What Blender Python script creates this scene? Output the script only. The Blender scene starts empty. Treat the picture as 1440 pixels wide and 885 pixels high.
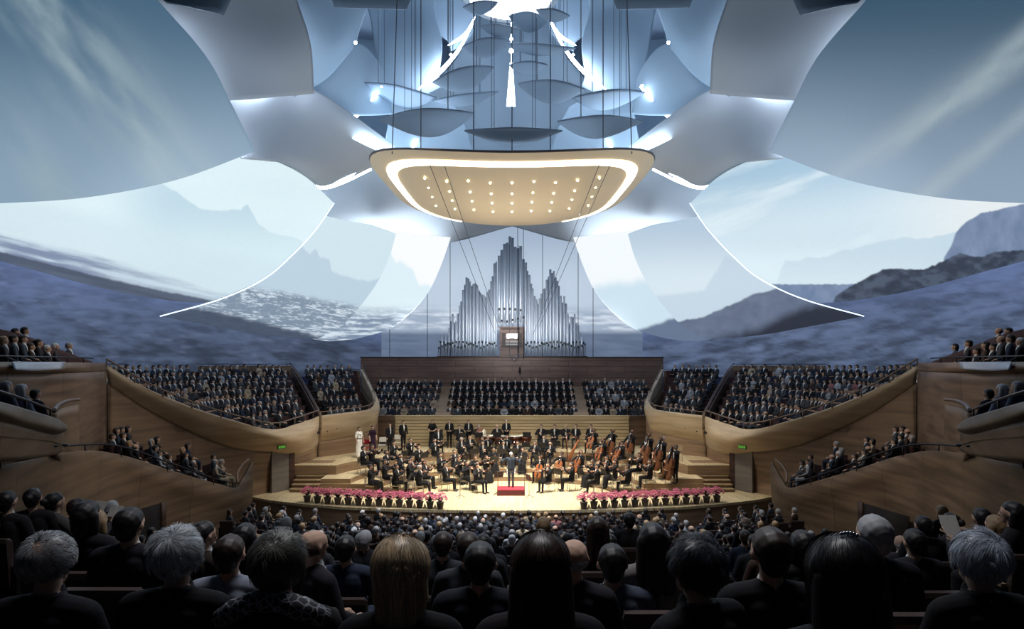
import bpy, bmesh, math, random
import numpy as np
from mathutils import Vector, Matrix
random.seed(7); rng = np.random.default_rng(7)
scene = bpy.context.scene
C = scene.collection
PI = math.pi
F, CX, HY, H = 900.0, 720.0, 512.0, 6.49

# ---------------------------------------------------------------- camera, world, light, exposure
cam = bpy.data.cameras.new('camera'); camo = bpy.data.objects.new('camera', cam); C.objects.link(camo)
cam.sensor_width = 36.0; cam.lens = 36.0 * F / 1440.0
cam.shift_y = (HY - 442.5) / 1440.0
cam.clip_start = 0.05; cam.clip_end = 300
camo.location = (0, 0, H); camo.rotation_euler = (PI / 2, 0, 0)
scene.camera = camo
scene.view_settings.view_transform = 'Standard'; scene.view_settings.look = 'None'
scene.view_settings.exposure = 0.0; scene.view_settings.gamma = 1.0; scene.view_settings.use_curve_mapping = False
world = bpy.data.worlds.new('world'); scene.world = world; world.use_nodes = True
world.node_tree.nodes['Background'].inputs[0].default_value = (0.16, 0.2, 0.3, 1)
world.node_tree.nodes['Background'].inputs[1].default_value = 0.035
SCREEN = 0.98      # brightness of the projected pictures
COVE = 26.0        # brightness of the light strips behind the shell edges

def area(name, loc, target, sx, sy, power, col, spread=180):
    l = bpy.data.lights.new(name, 'AREA'); l.shape = 'ELLIPSE'; l.size = sx; l.size_y = sy
    l.energy = power; l.color = col; l.spread = math.radians(spread)
    o = bpy.data.objects.new(name, l); C.objects.link(o); o.location = loc
    o.rotation_euler = (Vector(target) - Vector(loc)).to_track_quat('-Z', 'Y').to_euler()
    return o
def spot(name, loc, target, power, col, ang, blend=0.5, r=0.15):
    l = bpy.data.lights.new(name, 'SPOT'); l.energy = power; l.color = col
    l.spot_size = math.radians(ang); l.spot_blend = blend; l.shadow_soft_size = r
    o = bpy.data.objects.new(name, l); C.objects.link(o); o.location = loc
    o.rotation_euler = (Vector(target) - Vector(loc)).to_track_quat('-Z', 'Y').to_euler()
    return o
WARM = (1.0, 0.92, 0.78)
area('canopy_lamp', (0, 31.5, 14.2), (0, 33.5, 0), 8, 8, 2050, WARM, 75)
area('canopy_fill', (0, 33, 4.6), (0, 32, 15), 6, 5, 150, (1.0, 0.97, 0.88), 80)  # added lamp without a fixture, lifts the canopy underside
area('reflector_fill', (0, 29, 15.6), (0, 29, 25), 9, 4, 100, (0.72, 0.86, 1.0), 150)  # added fill above the canopy to brighten the hanging reflectors
spot('organ_wall_fill', (0, 36, 15.5), (0, 51, 6.0), 8500, (1.0, 0.92, 0.86), 58, 1.0)  # added fill, only there to lift the brown organ wall
area('front_stalls_fill', (0, 6.5, 14.5), (0, 4.0, 5), 5, 2, 175, (0.97, 0.97, 1.0), 100)  # weak light added for the hair tops of the front rows, no fitting
for sx in (-1, 1):
    spot('stage_spotlight', (sx * 5, 29.0, 14.3), (sx * 6.0, 33, 0), 1500, WARM, 62)
    spot('stage_spotlight', (sx * 4.0, 35, 14.3), (sx * 3.0, 38, 0.5), 900, WARM, 60)
    spot('terrace_spotlight', (sx * 2.5, 30.0, 15.5), (sx * 13.5, 38.5, 4.2), 4200, (1, 0.93, 0.82), 50, 1.0)
    spot('terrace_spotlight', (sx * 2.0, 26.0, 16.5), (sx * 17.0, 31.5, 6.4), 1250, (1, 0.9, 0.8), 40, 1.0)
    spot('balcony_spotlight', (sx * 1.5, 20.0, 15.0), (sx * 13.5, 21.5, 2.2), 2400, (1, 0.86, 0.7), 50, 1.0)
    spot('stage_wall_fill', (sx * 3.0, 30.5, 14.0), (sx * 11.6, 34.0, 1.8), 1900, (1, 0.92, 0.8), 46, 1.0)  # added to lighten the walls around the stage doors
    area('rear_shell_fill', (sx * 7.6, 49.6, 7.7), (sx * 8.5, 43, 19), 3, 2, 950, (0.8, 0.9, 1.0), 64)  # free-floating lamp added to brighten the shell behind the canopy
    area('vault_lamp', (sx * 6.5, 34, 17.2), (sx * 4, 36, 30), 5, 5, 480, (0.66, 0.83, 1.0))
    area('shell_fill', (sx * 8.5, 18, 8.0), (sx * 10.5, 30, 17), 6, 4, 420, (0.75, 0.87, 1.0), 110)  # floating lamp added and aimed to brighten the side shells
spot('choir_spotlight', (0, 33, 15.5), (0, 46.5, 4.6), 5200, (0.95, 0.95, 1.0), 60, 1.0)
spot('organ_spotlight', (0, 38, 9.5), (0, 53, 11), 4200, (0.8, 0.9, 1.0), 60, 1.0)
area('stalls_lamp', (0, 21, 17), (0, 22, 0), 4, 3, 650, (0.9, 0.92, 1.0), 70)

# ---------------------------------------------------------------- helpers
def lin(c):
    c = np.asarray(c, float) / 255.0
    return np.where(c <= 0.04045, c / 12.92, ((c + 0.055) / 1.055) ** 2.4)
def P(px, py, d):
    return ((px - CX) * d / F, d, H - (py - HY) * d / F)
def tag(o, label=None, cat=None, group=None, kind=None):
    if label: o['label'] = label
    if cat: o['category'] = cat
    if group: o['group'] = group
    if kind: o['kind'] = kind
    return o
def empty(name, loc=(0, 0, 0), rz=0):
    o = bpy.data.objects.new(name, None); C.objects.link(o); o.location = loc; o.rotation_euler = (0, 0, rz)
    o.empty_display_size = 0.1
    return o
def link(name, me, parent=None, loc=None, rz=None):
    o = bpy.data.objects.new(name, me); C.objects.link(o)
    if parent: o.parent = parent
    if loc is not None: o.location = loc
    if rz is not None: o.rotation_euler = (0, 0, rz)
    return o
def copy_tree(o, parent=None):
    c = o.copy(); C.objects.link(c)
    if parent: c.parent = parent
    for ch in o.children: copy_tree(ch, c)
    return c
def nodes(name):
    m = bpy.data.materials.new(name); m.use_nodes = True
    nt = m.node_tree; b = nt.nodes['Principled BSDF']
    return m, nt, b
def nn(nt, t, **kw):
    n = nt.nodes.new(t)
    for k, v in kw.items(): setattr(n, k, v)
    return n
def plain(name, rgb, rough=0.6, metal=0.0, emit=None, es=0.0, var=0.12, scale=6.0, spec=0.5):
    m, nt, b = nodes(name)
    c = lin(rgb)
    tc = nn(nt, 'ShaderNodeTexCoord'); no = nn(nt, 'ShaderNodeTexNoise'); no.inputs['Scale'].default_value = scale
    nt.links.new(tc.outputs['Object'], no.inputs['Vector'])
    mx = nn(nt, 'ShaderNodeMix', data_type='RGBA')
    mx.inputs[6].default_value = (*(c * (1 - var)), 1); mx.inputs[7].default_value = (*np.minimum(c * (1 + var), 1), 1)
    nt.links.new(no.outputs['Fac'], mx.inputs[0]); nt.links.new(mx.outputs[2], b.inputs['Base Color'])
    b.inputs['Roughness'].default_value = rough; b.inputs['Metallic'].default_value = metal
    b.inputs['Specular IOR Level'].default_value = spec
    if emit is not None:
        b.inputs['Emission Color'].default_value = (*lin(emit), 1); b.inputs['Emission Strength'].default_value = es
    return m
def wood(name, c1, c2, rough=0.45, sc=(0.5, 0.5, 7.0), seams=None, spec=0.35):
    m, nt, b = nodes(name)
    g = nn(nt, 'ShaderNodeNewGeometry'); mp = nn(nt, 'ShaderNodeMapping')
    mp.inputs['Scale'].default_value = sc
    nt.links.new(g.outputs['Position'], mp.inputs['Vector'])
    n1 = nn(nt, 'ShaderNodeTexNoise'); n1.inputs['Scale'].default_value = 1.0; n1.inputs['Detail'].default_value = 6; n1.inputs['Distortion'].default_value = 0.1
    nt.links.new(mp.outputs[0], n1.inputs['Vector'])
    n2 = nn(nt, 'ShaderNodeTexNoise'); n2.inputs['Scale'].default_value = 0.35; n2.inputs['Detail'].default_value = 2
    nt.links.new(g.outputs['Position'], n2.inputs['Vector'])
    ad = nn(nt, 'ShaderNodeMath', operation='MULTIPLY_ADD'); ad.inputs[1].default_value = 0.45; nt.links.new(n2.outputs['Fac'], ad.inputs[0]); 
    sb = nn(nt, 'ShaderNodeMath', operation='SUBTRACT'); nt.links.new(n1.outputs['Fac'], sb.inputs[0]); sb.inputs[1].default_value = 0.22
    nt.links.new(sb.outputs[0], ad.inputs[2])
    cr = nn(nt, 'ShaderNodeValToRGB'); cr.color_ramp.elements[0].position = 0.32; cr.color_ramp.elements[1].position = 0.68
    cr.color_ramp.elements[0].color = (*lin(c1), 1); cr.color_ramp.elements[1].color = (*lin(c2), 1)
    nt.links.new(ad.outputs[0], cr.inputs[0])
    out = cr.outputs[0]
    if seams:
        br = nn(nt, 'ShaderNodeTexBrick'); br.inputs['Scale'].default_value = 1.0
        br.inputs['Color1'].default_value = (1, 1, 1, 1); br.inputs['Color2'].default_value = (0.86, 0.86, 0.86, 1); br.inputs['Mortar'].default_value = (0.35, 0.33, 0.3, 1)
        br.inputs['Mortar Size'].default_value = seams[2]; br.inputs['Brick Width'].default_value = seams[0]; br.inputs['Row Height'].default_value = seams[1]
        br.inputs['Mortar Smooth'].default_value = 0.3
        cb = nn(nt, 'ShaderNodeCombineXYZ'); sp = nn(nt, 'ShaderNodeSeparateXYZ'); nt.links.new(g.outputs['Position'], sp.inputs[0])
        ax = seams[3]
        nt.links.new(sp.outputs[ax[0]], cb.inputs[0]); nt.links.new(sp.outputs[ax[1]], cb.inputs[1])
        nt.links.new(cb.outputs[0], br.inputs['Vector'])
        mu = nn(nt, 'ShaderNodeMix', data_type='RGBA', blend_type='MULTIPLY'); mu.inputs[0].default_value = 1.0
        nt.links.new(out, mu.inputs[6]); nt.links.new(br.outputs['Color'], mu.inputs[7]); out = mu.outputs[2]
    nt.links.new(out, b.inputs['Base Color'])
    b.inputs['Roughness'].default_value = rough; b.inputs['Specular IOR Level'].default_value = spec
    return m
def glow(name, rgb, s):
    m, nt, b = nodes(name)
    b.inputs['Base Color'].default_value = (*lin(rgb), 1)
    b.inputs['Emission Color'].default_value = (*lin(rgb), 1); b.inputs['Emission Strength'].default_value = s
    return m
M = {}
M['wall_wood'] = wood('warm_veneer', (88, 70, 58), (134, 110, 90), 0.5, (0.35, 0.35, 5.0), (3.4, 60, 0.02, (1, 2)))
M['stage_wall_wood'] = wood('stage_wall_veneer', (124, 100, 80), (158, 130, 104), 0.5, (0.4, 0.4, 5.0), (3.4, 60, 0.012, (1, 2)))  # lighter copy of the wall veneer, stage light put into its colour
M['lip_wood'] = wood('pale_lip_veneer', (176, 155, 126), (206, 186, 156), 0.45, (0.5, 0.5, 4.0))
M['back_wood'] = wood('brown_veneer', (112, 88, 78), (140, 112, 98), 0.5, (0.5, 0.5, 6.0), (3.0, 0.45, 0.02, (0, 2)))
M['stage_wood'] = wood('maple_boards', (190, 170, 132), (222, 204, 166), 0.35, (6.0, 0.5, 0.5), (0.22, 2.4, 0.008, (0, 1)))
M['riser_wood'] = wood('riser_veneer', (124, 100, 78), (152, 126, 98), 0.5, (0.6, 0.6, 6.0))
M['slat_wood'] = wood('slat_oak', (176, 154, 118), (204, 184, 146), 0.5, (0.5, 0.5, 6.0))
M['dark_wood'] = wood('dark_walnut', (50, 34, 30), (78, 56, 48), 0.5, (0.6, 0.6, 6.0))
M['floor'] = plain('dark_carpet', (44, 36, 36), 0.95)
M['seat_fabric'] = plain('dark_red_upholstery', (62, 34, 34), 0.85)
M['terrace_floor'] = plain('dark_terrace_carpet', (52, 40, 36), 0.95)
M['grey_door'] = wood('grey_door_veneer', (104, 98, 92), (124, 116, 108), 0.5, (0.5, 0.5, 4))
M['box_wood'] = wood('side_box_veneer', (96, 78, 62), (140, 116, 92), 0.45, (0.4, 0.4, 4.5), (2.6, 60, 0.012, (1, 2)))
M['lip_dim'] = wood('dim_lip_veneer', (120, 104, 88), (150, 132, 112), 0.45, (0.5, 0.5, 4.0))  # darker copy of the lip veneer, weaker light put into its colour
M['dark_red'] = plain('dark_red_lacquer', (84, 22, 32), 0.5)
M['exit_dark'] = plain('exit_green_housing', (22, 60, 34), 0.5)
M['exit_glow'] = glow('exit_green', (96, 180, 60), 0.35)
M['void_dark'] = plain('unlit_doorway', (24, 18, 18), 0.95)
M['reflection_paint'] = plain('painted_reflection', (176, 182, 196), 0.25)  # tone of the light reflected on the topmost fascia
M['shell'] = plain('matt_white_shell', (176, 184, 192), 0.75, var=0.02, scale=0.5, spec=0.2)
M['reflector'] = plain('grey_blue_reflector', (112, 130, 148), 0.6, var=0.04, scale=1, spec=0.3)
M['rail'] = plain('bronze_rail', (126, 106, 92), 0.4, 0.5)
M['dark_metal'] = plain('dark_metal', (36, 34, 38), 0.4, 0.7)
M['cable'] = plain('steel_cable', (60, 68, 80), 0.5, 0.3)
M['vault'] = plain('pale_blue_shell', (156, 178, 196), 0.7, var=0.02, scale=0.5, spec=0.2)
M['strip'] = glow('cool_light_strip', (226, 238, 255), COVE)
M['lamp'] = glow('cool_lamp', (235, 244, 255), 60)
M['black_cloth'] = plain('black_cloth', (22, 21, 26), 0.85, var=0.2, spec=0.2)

def cr1(pts, n):
    """Catmull-Rom through pts (k x 3), n samples, spaced by picture length"""
    p = np.asarray(pts, float); k = len(p)
    if k == 2: 
        t = np.linspace(0, 1, n)[:, None]; return p[0] * (1 - t) + p[1] * t
    q = np.vstack([2 * p[0] - p[1], p, 2 * p[-1] - p[-2]])
    seg = np.linspace(0, k - 1, n); i = np.minimum(seg.astype(int), k - 2); t = (seg - i)[:, None]
    a, b, c, d = q[i], q[i + 1], q[i + 2], q[i + 3]
    return 0.5 * ((2 * b) + (-a + c) * t + (2 * a - 5 * b + 4 * c - d) * t ** 2 + (-a + 3 * b - 3 * c + d) * t ** 3)
def grid_of(rows, nu, nv):
    R = [cr1(r, nu) for r in rows]
    G = np.stack(R)                       # rows x nu x 3
    return np.stack([cr1(G[:, j], nv) for j in range(nu)], axis=1)   # nv x nu x 3
def mesh_from(name, V, Fc, mats, smooth=True, mi=None):
    me = bpy.data.meshes.new(name); me.from_pydata([tuple(v) for v in V], [], [tuple(f) for f in Fc])
    for m in (mats if isinstance(mats, (list, tuple)) else [mats]): me.materials.append(m)
    if smooth: me.polygons.foreach_set('use_smooth', [True] * len(me.polygons))
    if mi is not None: me.polygons.foreach_set('material_index', mi)
    me.update(); return me
def sheet(V, nv, nu, thick, name, mat):
    """grid of world points -> closed shell with thickness"""
    V = V.reshape(nv, nu, 3)
    du = np.gradient(V, axis=1); dv = np.gradient(V, axis=0)
    N = np.cross(du, dv); N /= np.linalg.norm(N, axis=2, keepdims=True) + 1e-9
    camv = np.array([0, 0, H]) - V
    s = np.sign((N * camv).sum(2).mean()); B = V - N * s * thick
    A = V.reshape(-1, 3); Bf = B.reshape(-1, 3); n = nu * nv
    F_ = []
    idx = lambda i, j: i * nu + j
    for i in range(nv - 1):
        for j in range(nu - 1):
            q = (idx(i, j), idx(i, j + 1), idx(i + 1, j + 1), idx(i + 1, j))
            F_.append(q if s < 0 else q[::-1]); F_.append(tuple(x + n for x in (q[::-1] if s < 0 else q)))
    rim = [idx(0, j) for j in range(nu)] + [idx(i, nu - 1) for i in range(1, nv)] + [idx(nv - 1, j) for j in range(nu - 2, -1, -1)] + [idx(i, 0) for i in range(nv - 2, 0, -1)]
    for a, b in zip(rim, rim[1:] + rim[:1]):
        q = (a, b, b + n, a + n); F_.append(q[::-1] if s < 0 else q)
    return mesh_from(name, np.vstack([A, Bf]), F_, mat)
def patch(name, rows, mat, nu=24, nv=16, thick=0.08, flip=False, pic=None, parent=None):
    G = grid_of(rows, nu, nv)
    if flip: G = G.copy(); G[:, :, 0] = 1440 - G[:, :, 0]
    px, py, d = G[..., 0], G[..., 1], G[..., 2]
    V = np.stack([(px - CX) * d / F, d, H - (py - HY) * d / F], -1)
    me = sheet(V, nv, nu, thick, name, mat)
    if pic is not None:
        col = np.ones((nu * nv * 2, 4), np.float32)
        c = pic(px.ravel(), py.ravel()); col[:nu * nv, :3] = c; col[nu * nv:, :3] = c
        a = me.color_attributes.new('picture', 'FLOAT_COLOR', 'POINT'); a.data.foreach_set('color', col.ravel())
    return link(name, me, parent)

class MB:
    """collects shapes into ONE mesh"""
    def __init__(s): s.v = []; s.f = []; s.m = []; s.sm = []
    def add(s, v, f, m=0, smooth=False):
        o = len(s.v); s.v += [tuple(x) for x in v]; s.f += [tuple(i + o for i in q) for q in f]; s.m += [m] * len(f); s.sm += [smooth] * len(f)
    def box(s, x0, x1, y0, y1, z0, z1, m=0):
        v = [(x, y, z) for x in (x0, x1) for y in (y0, y1) for z in (z0, z1)]
        s.add(v, [(0, 1, 3, 2), (4, 6, 7, 5), (0, 4, 5, 1), (2, 3, 7, 6), (0, 2, 6, 4), (1, 5, 7, 3)], m)
    def tube(s, pts, r, seg=8, m=0, closed=False):
        pts = [Vector(p) for p in pts]; n = len(pts); rr = r if isinstance(r, (list, tuple)) else [r] * n
        v = []; up = Vector((0, 0, 1))
        for i, p in enumerate(pts):
            if closed: t = pts[(i + 1) % n] - pts[i - 1]
            else: t = pts[min(i + 1, n - 1)] - pts[max(i - 1, 0)]
            t.normalize(); a = up if abs(t.dot(up)) < 0.95 else Vector((1, 0, 0))
            x = t.cross(a).normalized(); y = t.cross(x)
            for k in range(seg):
                an = 2 * PI * k / seg; v.append(p + (x * math.cos(an) + y * math.sin(an)) * rr[i])
        f = []
        for i in range(n if closed else n - 1):
            j = (i + 1) % n
            for k in range(seg):
                f.append((i * seg + k, i * seg + (k + 1) % seg, j * seg + (k + 1) % seg, j * seg + k))
        if not closed: f.append(tuple(range(seg - 1, -1, -1))); f.append(tuple((n - 1) * seg + k for k in range(seg)))
        s.add(v, f, m, True)
    def lathe(s, prof, seg=16, c=(0, 0, 0), m=0):
        v = []; f = []
        for r, z in prof:
            for k in range(seg):
                a = 2 * PI * k / seg; v.append((c[0] + r * math.cos(a), c[1] + r * math.sin(a), c[2] + z))
        for i in range(len(prof) - 1):
            for k in range(seg):
                f.append((i * seg + k, i * seg + (k + 1) % seg, (i + 1) * seg + (k + 1) % seg, (i + 1) * seg + k))
        f.append(tuple(range(seg - 1, -1, -1))); f.append(tuple((len(prof) - 1) * seg + k for k in range(seg)))
        s.add(v, f, m, True)
    def prism(s, poly, z0, z1, m=0):
        n = len(poly); v = [(x, y, z0) for x, y in poly] + [(x, y, z1) for x, y in poly]
        f = [tuple(range(n - 1, -1, -1)), tuple(range(n, 2 * n))] + [(i, (i + 1) % n, (i + 1) % n + n, i + n) for i in range(n)]
        s.add(v, f, m)
    def ball(s, c, rx, ry=None, rz=None, seg=12, m=0):
        ry = ry or rx; rz = rz or rx; n = seg // 2 + 1; v = []; f = []
        for i in range(1, n):
            t = PI * i / n
            for k in range(seg):
                a = 2 * PI * k / seg; v.append((c[0] + rx * math.sin(t) * math.cos(a), c[1] + ry * math.sin(t) * math.sin(a), c[2] + rz * math.cos(t)))
        v += [(c[0], c[1], c[2] + rz), (c[0], c[1], c[2] - rz)]; T = len(v) - 2
        for i in range(n - 2):
            for k in range(seg):
                f.append((i * seg + k, (i + 1) * seg + k, (i + 1) * seg + (k + 1) % seg, i * seg + (k + 1) % seg))
        for k in range(seg):
            f.append((T, k, (k + 1) % seg)); f.append((T + 1, (n - 2) * seg + (k + 1) % seg, (n - 2) * seg + k))
        s.add(v, f, m, True)
    def mesh(s, name, mats):
        me = mesh_from(name, s.v, s.f, mats, False, s.m); me.polygons.foreach_set('use_smooth', s.sm); return me
    def build(s, name, mats, parent=None, loc=None, rz=None): return link(name, s.mesh(name, mats), parent, loc, rz)
# ================================================================ pictures on the projection screens
def vnoise(x, y, seed):
    r = np.random.default_rng(seed).random((256, 256)); xi = np.floor(x).astype(int); yi = np.floor(y).astype(int)
    fx = x - xi; fy = y - yi; fx = fx * fx * (3 - 2 * fx); fy = fy * fy * (3 - 2 * fy)
    a = r[xi % 256, yi % 256]; b = r[(xi + 1) % 256, yi % 256]; c = r[xi % 256, (yi + 1) % 256]; d = r[(xi + 1) % 256, (yi + 1) % 256]
    return (a * (1 - fx) + b * fx) * (1 - fy) + (c * (1 - fx) + d * fx) * fy
def fbm(x, y, seed, o=5):
    s = 0; a = 0.5; t = 0
    for k in range(o):
        s = s + a * vnoise(x * 2 ** k + 37.1 * k, y * 2 ** k + 11.7 * k, seed + k); t += a; a *= 0.55
    return s / t
def sst(e0, e1, x):
    t = np.clip((x - e0) / (e1 - e0), 0, 1); return t * t * (3 - 2 * t)
def mix(a, b, t): return a * (1 - t[:, None]) + b * t[:, None]
def L(*c): return lin(c)[None, :]
def ridge(px, pts, amp=3.0, sc=0.09, seed=3):
    p = np.array(pts, float); o = np.argsort(p[:, 0])
    return np.interp(px, p[o, 0], p[o, 1]) + (fbm(px * sc, px * 0 + 5.3, seed) - 0.5) * 2 * amp
def under(px, py, pts, amp=3, sc=0.09, seed=3, soft=1.6):
    r = ridge(px, pts, amp, sc, seed); return sst(-soft, soft, py - r)
def sky_l(px, py):
    c = mix(L(70, 101, 126) + 0 * px[:, None], L(138, 163, 184), sst(-20, 280, py))
    u = (px * 0.80 - py * 0.60); v = (px * 0.60 + py * 0.80)
    n = fbm(u * 0.020 + 3, v * 0.0045, 11, 6)
    b = np.exp(-((u - 40) / 55) ** 2) + 0.8 * np.exp(-((u + 95) / 35) ** 2) * sst(60, 250, v)
    return mix(c, L(158, 178, 186), np.clip(b * sst(0.35, 0.75, n) * 0.85, 0, 0.8))
def sky_r(px, py):
    c = mix(L(56, 84, 106) + 0 * px[:, None], L(142, 163, 184), sst(-20, 285, py) )
    u = ((1440 - px) * 0.62 - (py - 60) * 0.78) ; v = ((1440 - px) * 0.78 + py * 0.62)
    n = fbm(u * 0.025 + 9, v * 0.005, 21, 6)
    b = np.exp(-((u + 5) / 24) ** 2) + 0.8 * np.exp(-((u + 82) / 14) ** 2)
    return mix(c, L(166, 182, 190), np.clip(b * sst(0.3, 0.75, n) * 0.8, 0, 0.75))
def s2_l(px, py):
    c = mix(L(214, 236, 243) + 0 * px[:, None], L(226, 243, 249), fbm(px * .01, py * .03, 5))
    m = under(px, py, [(200, 240), (222, 257), (245, 268), (262, 280), (282, 294), (310, 296), (338, 295), (343, 289), (348, 287), (354, 298), (362, 312), (378, 326), (392, 330), (418, 335), (440, 352), (480, 372)], 3.0, .12, 8)
    m = m * sst(-60, 60, px - 190 + (py - 260) * 0.0)
    c = mix(c, mix(L(190, 216, 229) + 0 * px[:, None], L(212, 234, 241), sst(280, 360, py)), m)
    c = mix(c, L(206, 226, 236), under(px, py, [(-150, 260), (60, 285), (240, 330), (330, 360), (460, 390)], 4, .02, 9, 14) * 0.6)
    st = fbm(px * .012 + py * .01, py * .16 - px * .035, 12, 5)
    s = under(px, py, [(-150, 290), (0, 331), (60, 345), (130, 360), (200, 380), (260, 398), (300, 412), (460, 440)], 2, .05, 4, 5)
    c = mix(c, mix(L(128, 142, 170) + 0 * px[:, None], L(190, 208, 224), sst(.35, .7, st)), s * (1 - 0.55 * sst(80, 300, px)))
    t = under(px, py, [(-150, 320), (0, 354), (60, 369), (130, 387), (200, 403), (260, 415), (300, 423), (460, 450)], 1.2, .1, 14, 2)
    c = mix(c, mix(L(62, 72, 92) + 0 * px[:, None], L(96, 108, 130), st), t)
    return c
def s3_l(px, py):
    c = L(208, 229, 239) + 0 * px[:, None]
    c = mix(c, L(188, 210, 226), under(px, py, [(380, 380), (400, 365), (417, 347), (424, 346), (436, 358), (444, 350), (450, 362), (463, 364), (466, 380), (480, 388), (520, 396), (560, 380)], 2, .2, 6, 2))
    st = fbm(px * .12, py * .8 - px * .10, 13, 5) * .75 + fbm(px * .012, py * .06, 19, 3) * .25
    w = under(px, py, [(200, 395), (340, 402), (400, 412), (470, 425), (560, 440)], 3, .05, 4, 6)
    c = mix(c, mix(L(104, 122, 146) + 0 * px[:, None], L(214, 226, 238), sst(.46, .66, st)), w * 0.8)
    d = under(px, py, [(200, 428), (262, 434), (300, 437), (340, 447), (400, 462), (450, 474), (520, 480)], 3, .08, 7, 4)
    return mix(c, mix(L(54, 66, 86) + 0 * px[:, None], L(84, 98, 120), st), d)
def s4_l(px, py):
    c = L(222, 240, 248) + 0 * px[:, None]
    c = mix(c, L(250, 253, 255), (1 - under(px, py, [(520, 380), (548, 352), (556, 370), (566, 366), (580, 380), (590, 400), (640, 410)], 6, .1, 3, 4)))
    st = fbm(px * .035, py * .4, 15, 5)
    return mix(c, mix(L(126, 144, 168) + 0 * px[:, None], L(214, 228, 240), sst(.4, .65, st)), sst(424, 452, py))
def s2_r(px, py):
    c = mix(L(158, 192, 216) + 0 * px[:, None], L(206, 226, 237), sst(225, 330, py + (px - 1050) * 0.12))
    c = mix(c, L(232, 238, 240), sst(1180, 1430, px) * sst(240, 290, py))
    n = fbm((px * 0.35 + py) * .04, (px * 0.94 - py * .35) * .006, 31, 5)
    c = mix(c, L(222, 237, 244), sst(.5, .8, n) * .7)
    c = mix(c, L(220, 237, 245), sst(330, 380, py))
    m = under(px, py, [(1080, 420), (1092, 400), (1098, 380), (1104, 366), (1120, 368), (1135, 362), (1165, 362), (1185, 352), (1200, 350), (1240, 340), (1270, 334), (1300, 336), (1340, 328), (1440, 320)], 2.5, .12, 5)
    c = mix(c, mix(L(196, 217, 230) + 0 * px[:, None], L(216, 233, 242), sst(340, 420, py)), m)
    m = under(px, py, [(1320, 400), (1328, 362), (1338, 345), (1344, 328), (1358, 312), (1380, 300), (1400, 296), (1420, 291), (1440, 287), (1600, 280)], 1.5, .2, 6, 1.3)
    c = mix(c, mix(L(98, 118, 150) + 0 * px[:, None], L(134, 152, 182), fbm(px * .1, py * .05, 7)), m)
    m = under(px, py, [(1170, 428), (1176, 416), (1200, 401), (1220, 390), (1242, 379), (1270, 378), (1300, 379), (1325, 368), (1350, 356), (1380, 362), (1400, 354), (1440, 352), (1600, 345)], 2.2, .2, 7, 1.3)
    return mix(c, mix(L(44, 54, 72) + 0 * px[:, None], L(74, 86, 106), sst(.35, .75, fbm(px * .08, py * .12, 8))), m)
def s3_r(px, py):
    c = mix(L(178, 200, 220) + 0 * px[:, None], L(216, 232, 242), sst(310, 400, py))
    c = mix(c, L(186, 206, 224), under(px, py, [(880, 420), (990, 410), (1008, 380), (1020, 360), (1050, 372), (1090, 400)], 2, .1, 5, 4) * .6)
    m = under(px, py, [(860, 478), (890, 466), (920, 456), (955, 452), (990, 446), (1015, 434), (1035, 426), (1060, 414), (1082, 409), (1092, 405), (1110, 400), (1220, 400)], 2, .15, 6)
    c = mix(c, mix(L(84, 98, 124) + 0 * px[:, None], L(112, 126, 150), fbm(px * .08, py * .1, 4)), m)
    m = under(px, py, [(960, 492), (1020, 474), (1070, 462), (1100, 446), (1130, 432), (1180, 425), (1220, 425)], 4, .1, 9, 10)
    return mix(c, L(42, 48, 64), m)
def s4_r(px, py):
    c = mix(L(244, 250, 254) + 0 * px[:, None], L(206, 228, 241), under(px, py, [(800, 420), (850, 400), (900, 395), (960, 380)], 4, .1, 3, 9))
    return mix(c, L(104, 120, 146), under(px, py, [(860, 475), (900, 464), (940, 450), (980, 440)], 2, .1, 3, 3))
def sea(px, py, side):
    b = np.abs(px - 720)
    n = .55 * fbm(px * .02 + py * .02, py * .08 - (px if side < 0 else -px) * .01, 41, 6) + .45 * fbm(px * .07 + py * .05, py * .26 - (px if side < 0 else -px) * .03, 47, 5)
    hz = sst(360, 500, py + (60 if side < 0 else -30) * 0)
    c = mix(mix(L(72, 86, 118) + 0 * px[:, None], L(48, 58, 78), hz), mix(L(96, 114, 156) + 0 * px[:, None], L(78, 92, 120) if side < 0 else L(92, 108, 140), hz), sst(.3, .72, n))
    c = mix(c, L(36, 42, 58), sst(430, 520, py) * (0.55 if side < 0 else 0.28) * sst(.5, .3, n))
    c = mix(c, L(98, 118, 168), 0.45 * sst(40, 0, py - 360 - (0.27 if side < 0 else .27) * (720 - b - 0) * .7) )
    return mix(c, L(128, 144, 176), sst(.6, .85, fbm(px * .05, py * .3, 43, 4)) * .25)
def s5(px, py):
    c = mix(L(160, 178, 200) + 0 * px[:, None], L(190, 206, 224), sst(320, 400, py))
    st = fbm(px * .03, py * .35, 17, 5)
    c = mix(c, mix(L(150, 166, 188) + 0 * px[:, None], L(216, 226, 238), sst(.4, .7, st)), sst(425, 445, py) * .8)
    return mix(c, mix(L(78, 92, 118) + 0 * px[:, None], L(112, 128, 154), st), sst(462, 472, py + 4 * (st - .5)))

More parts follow.
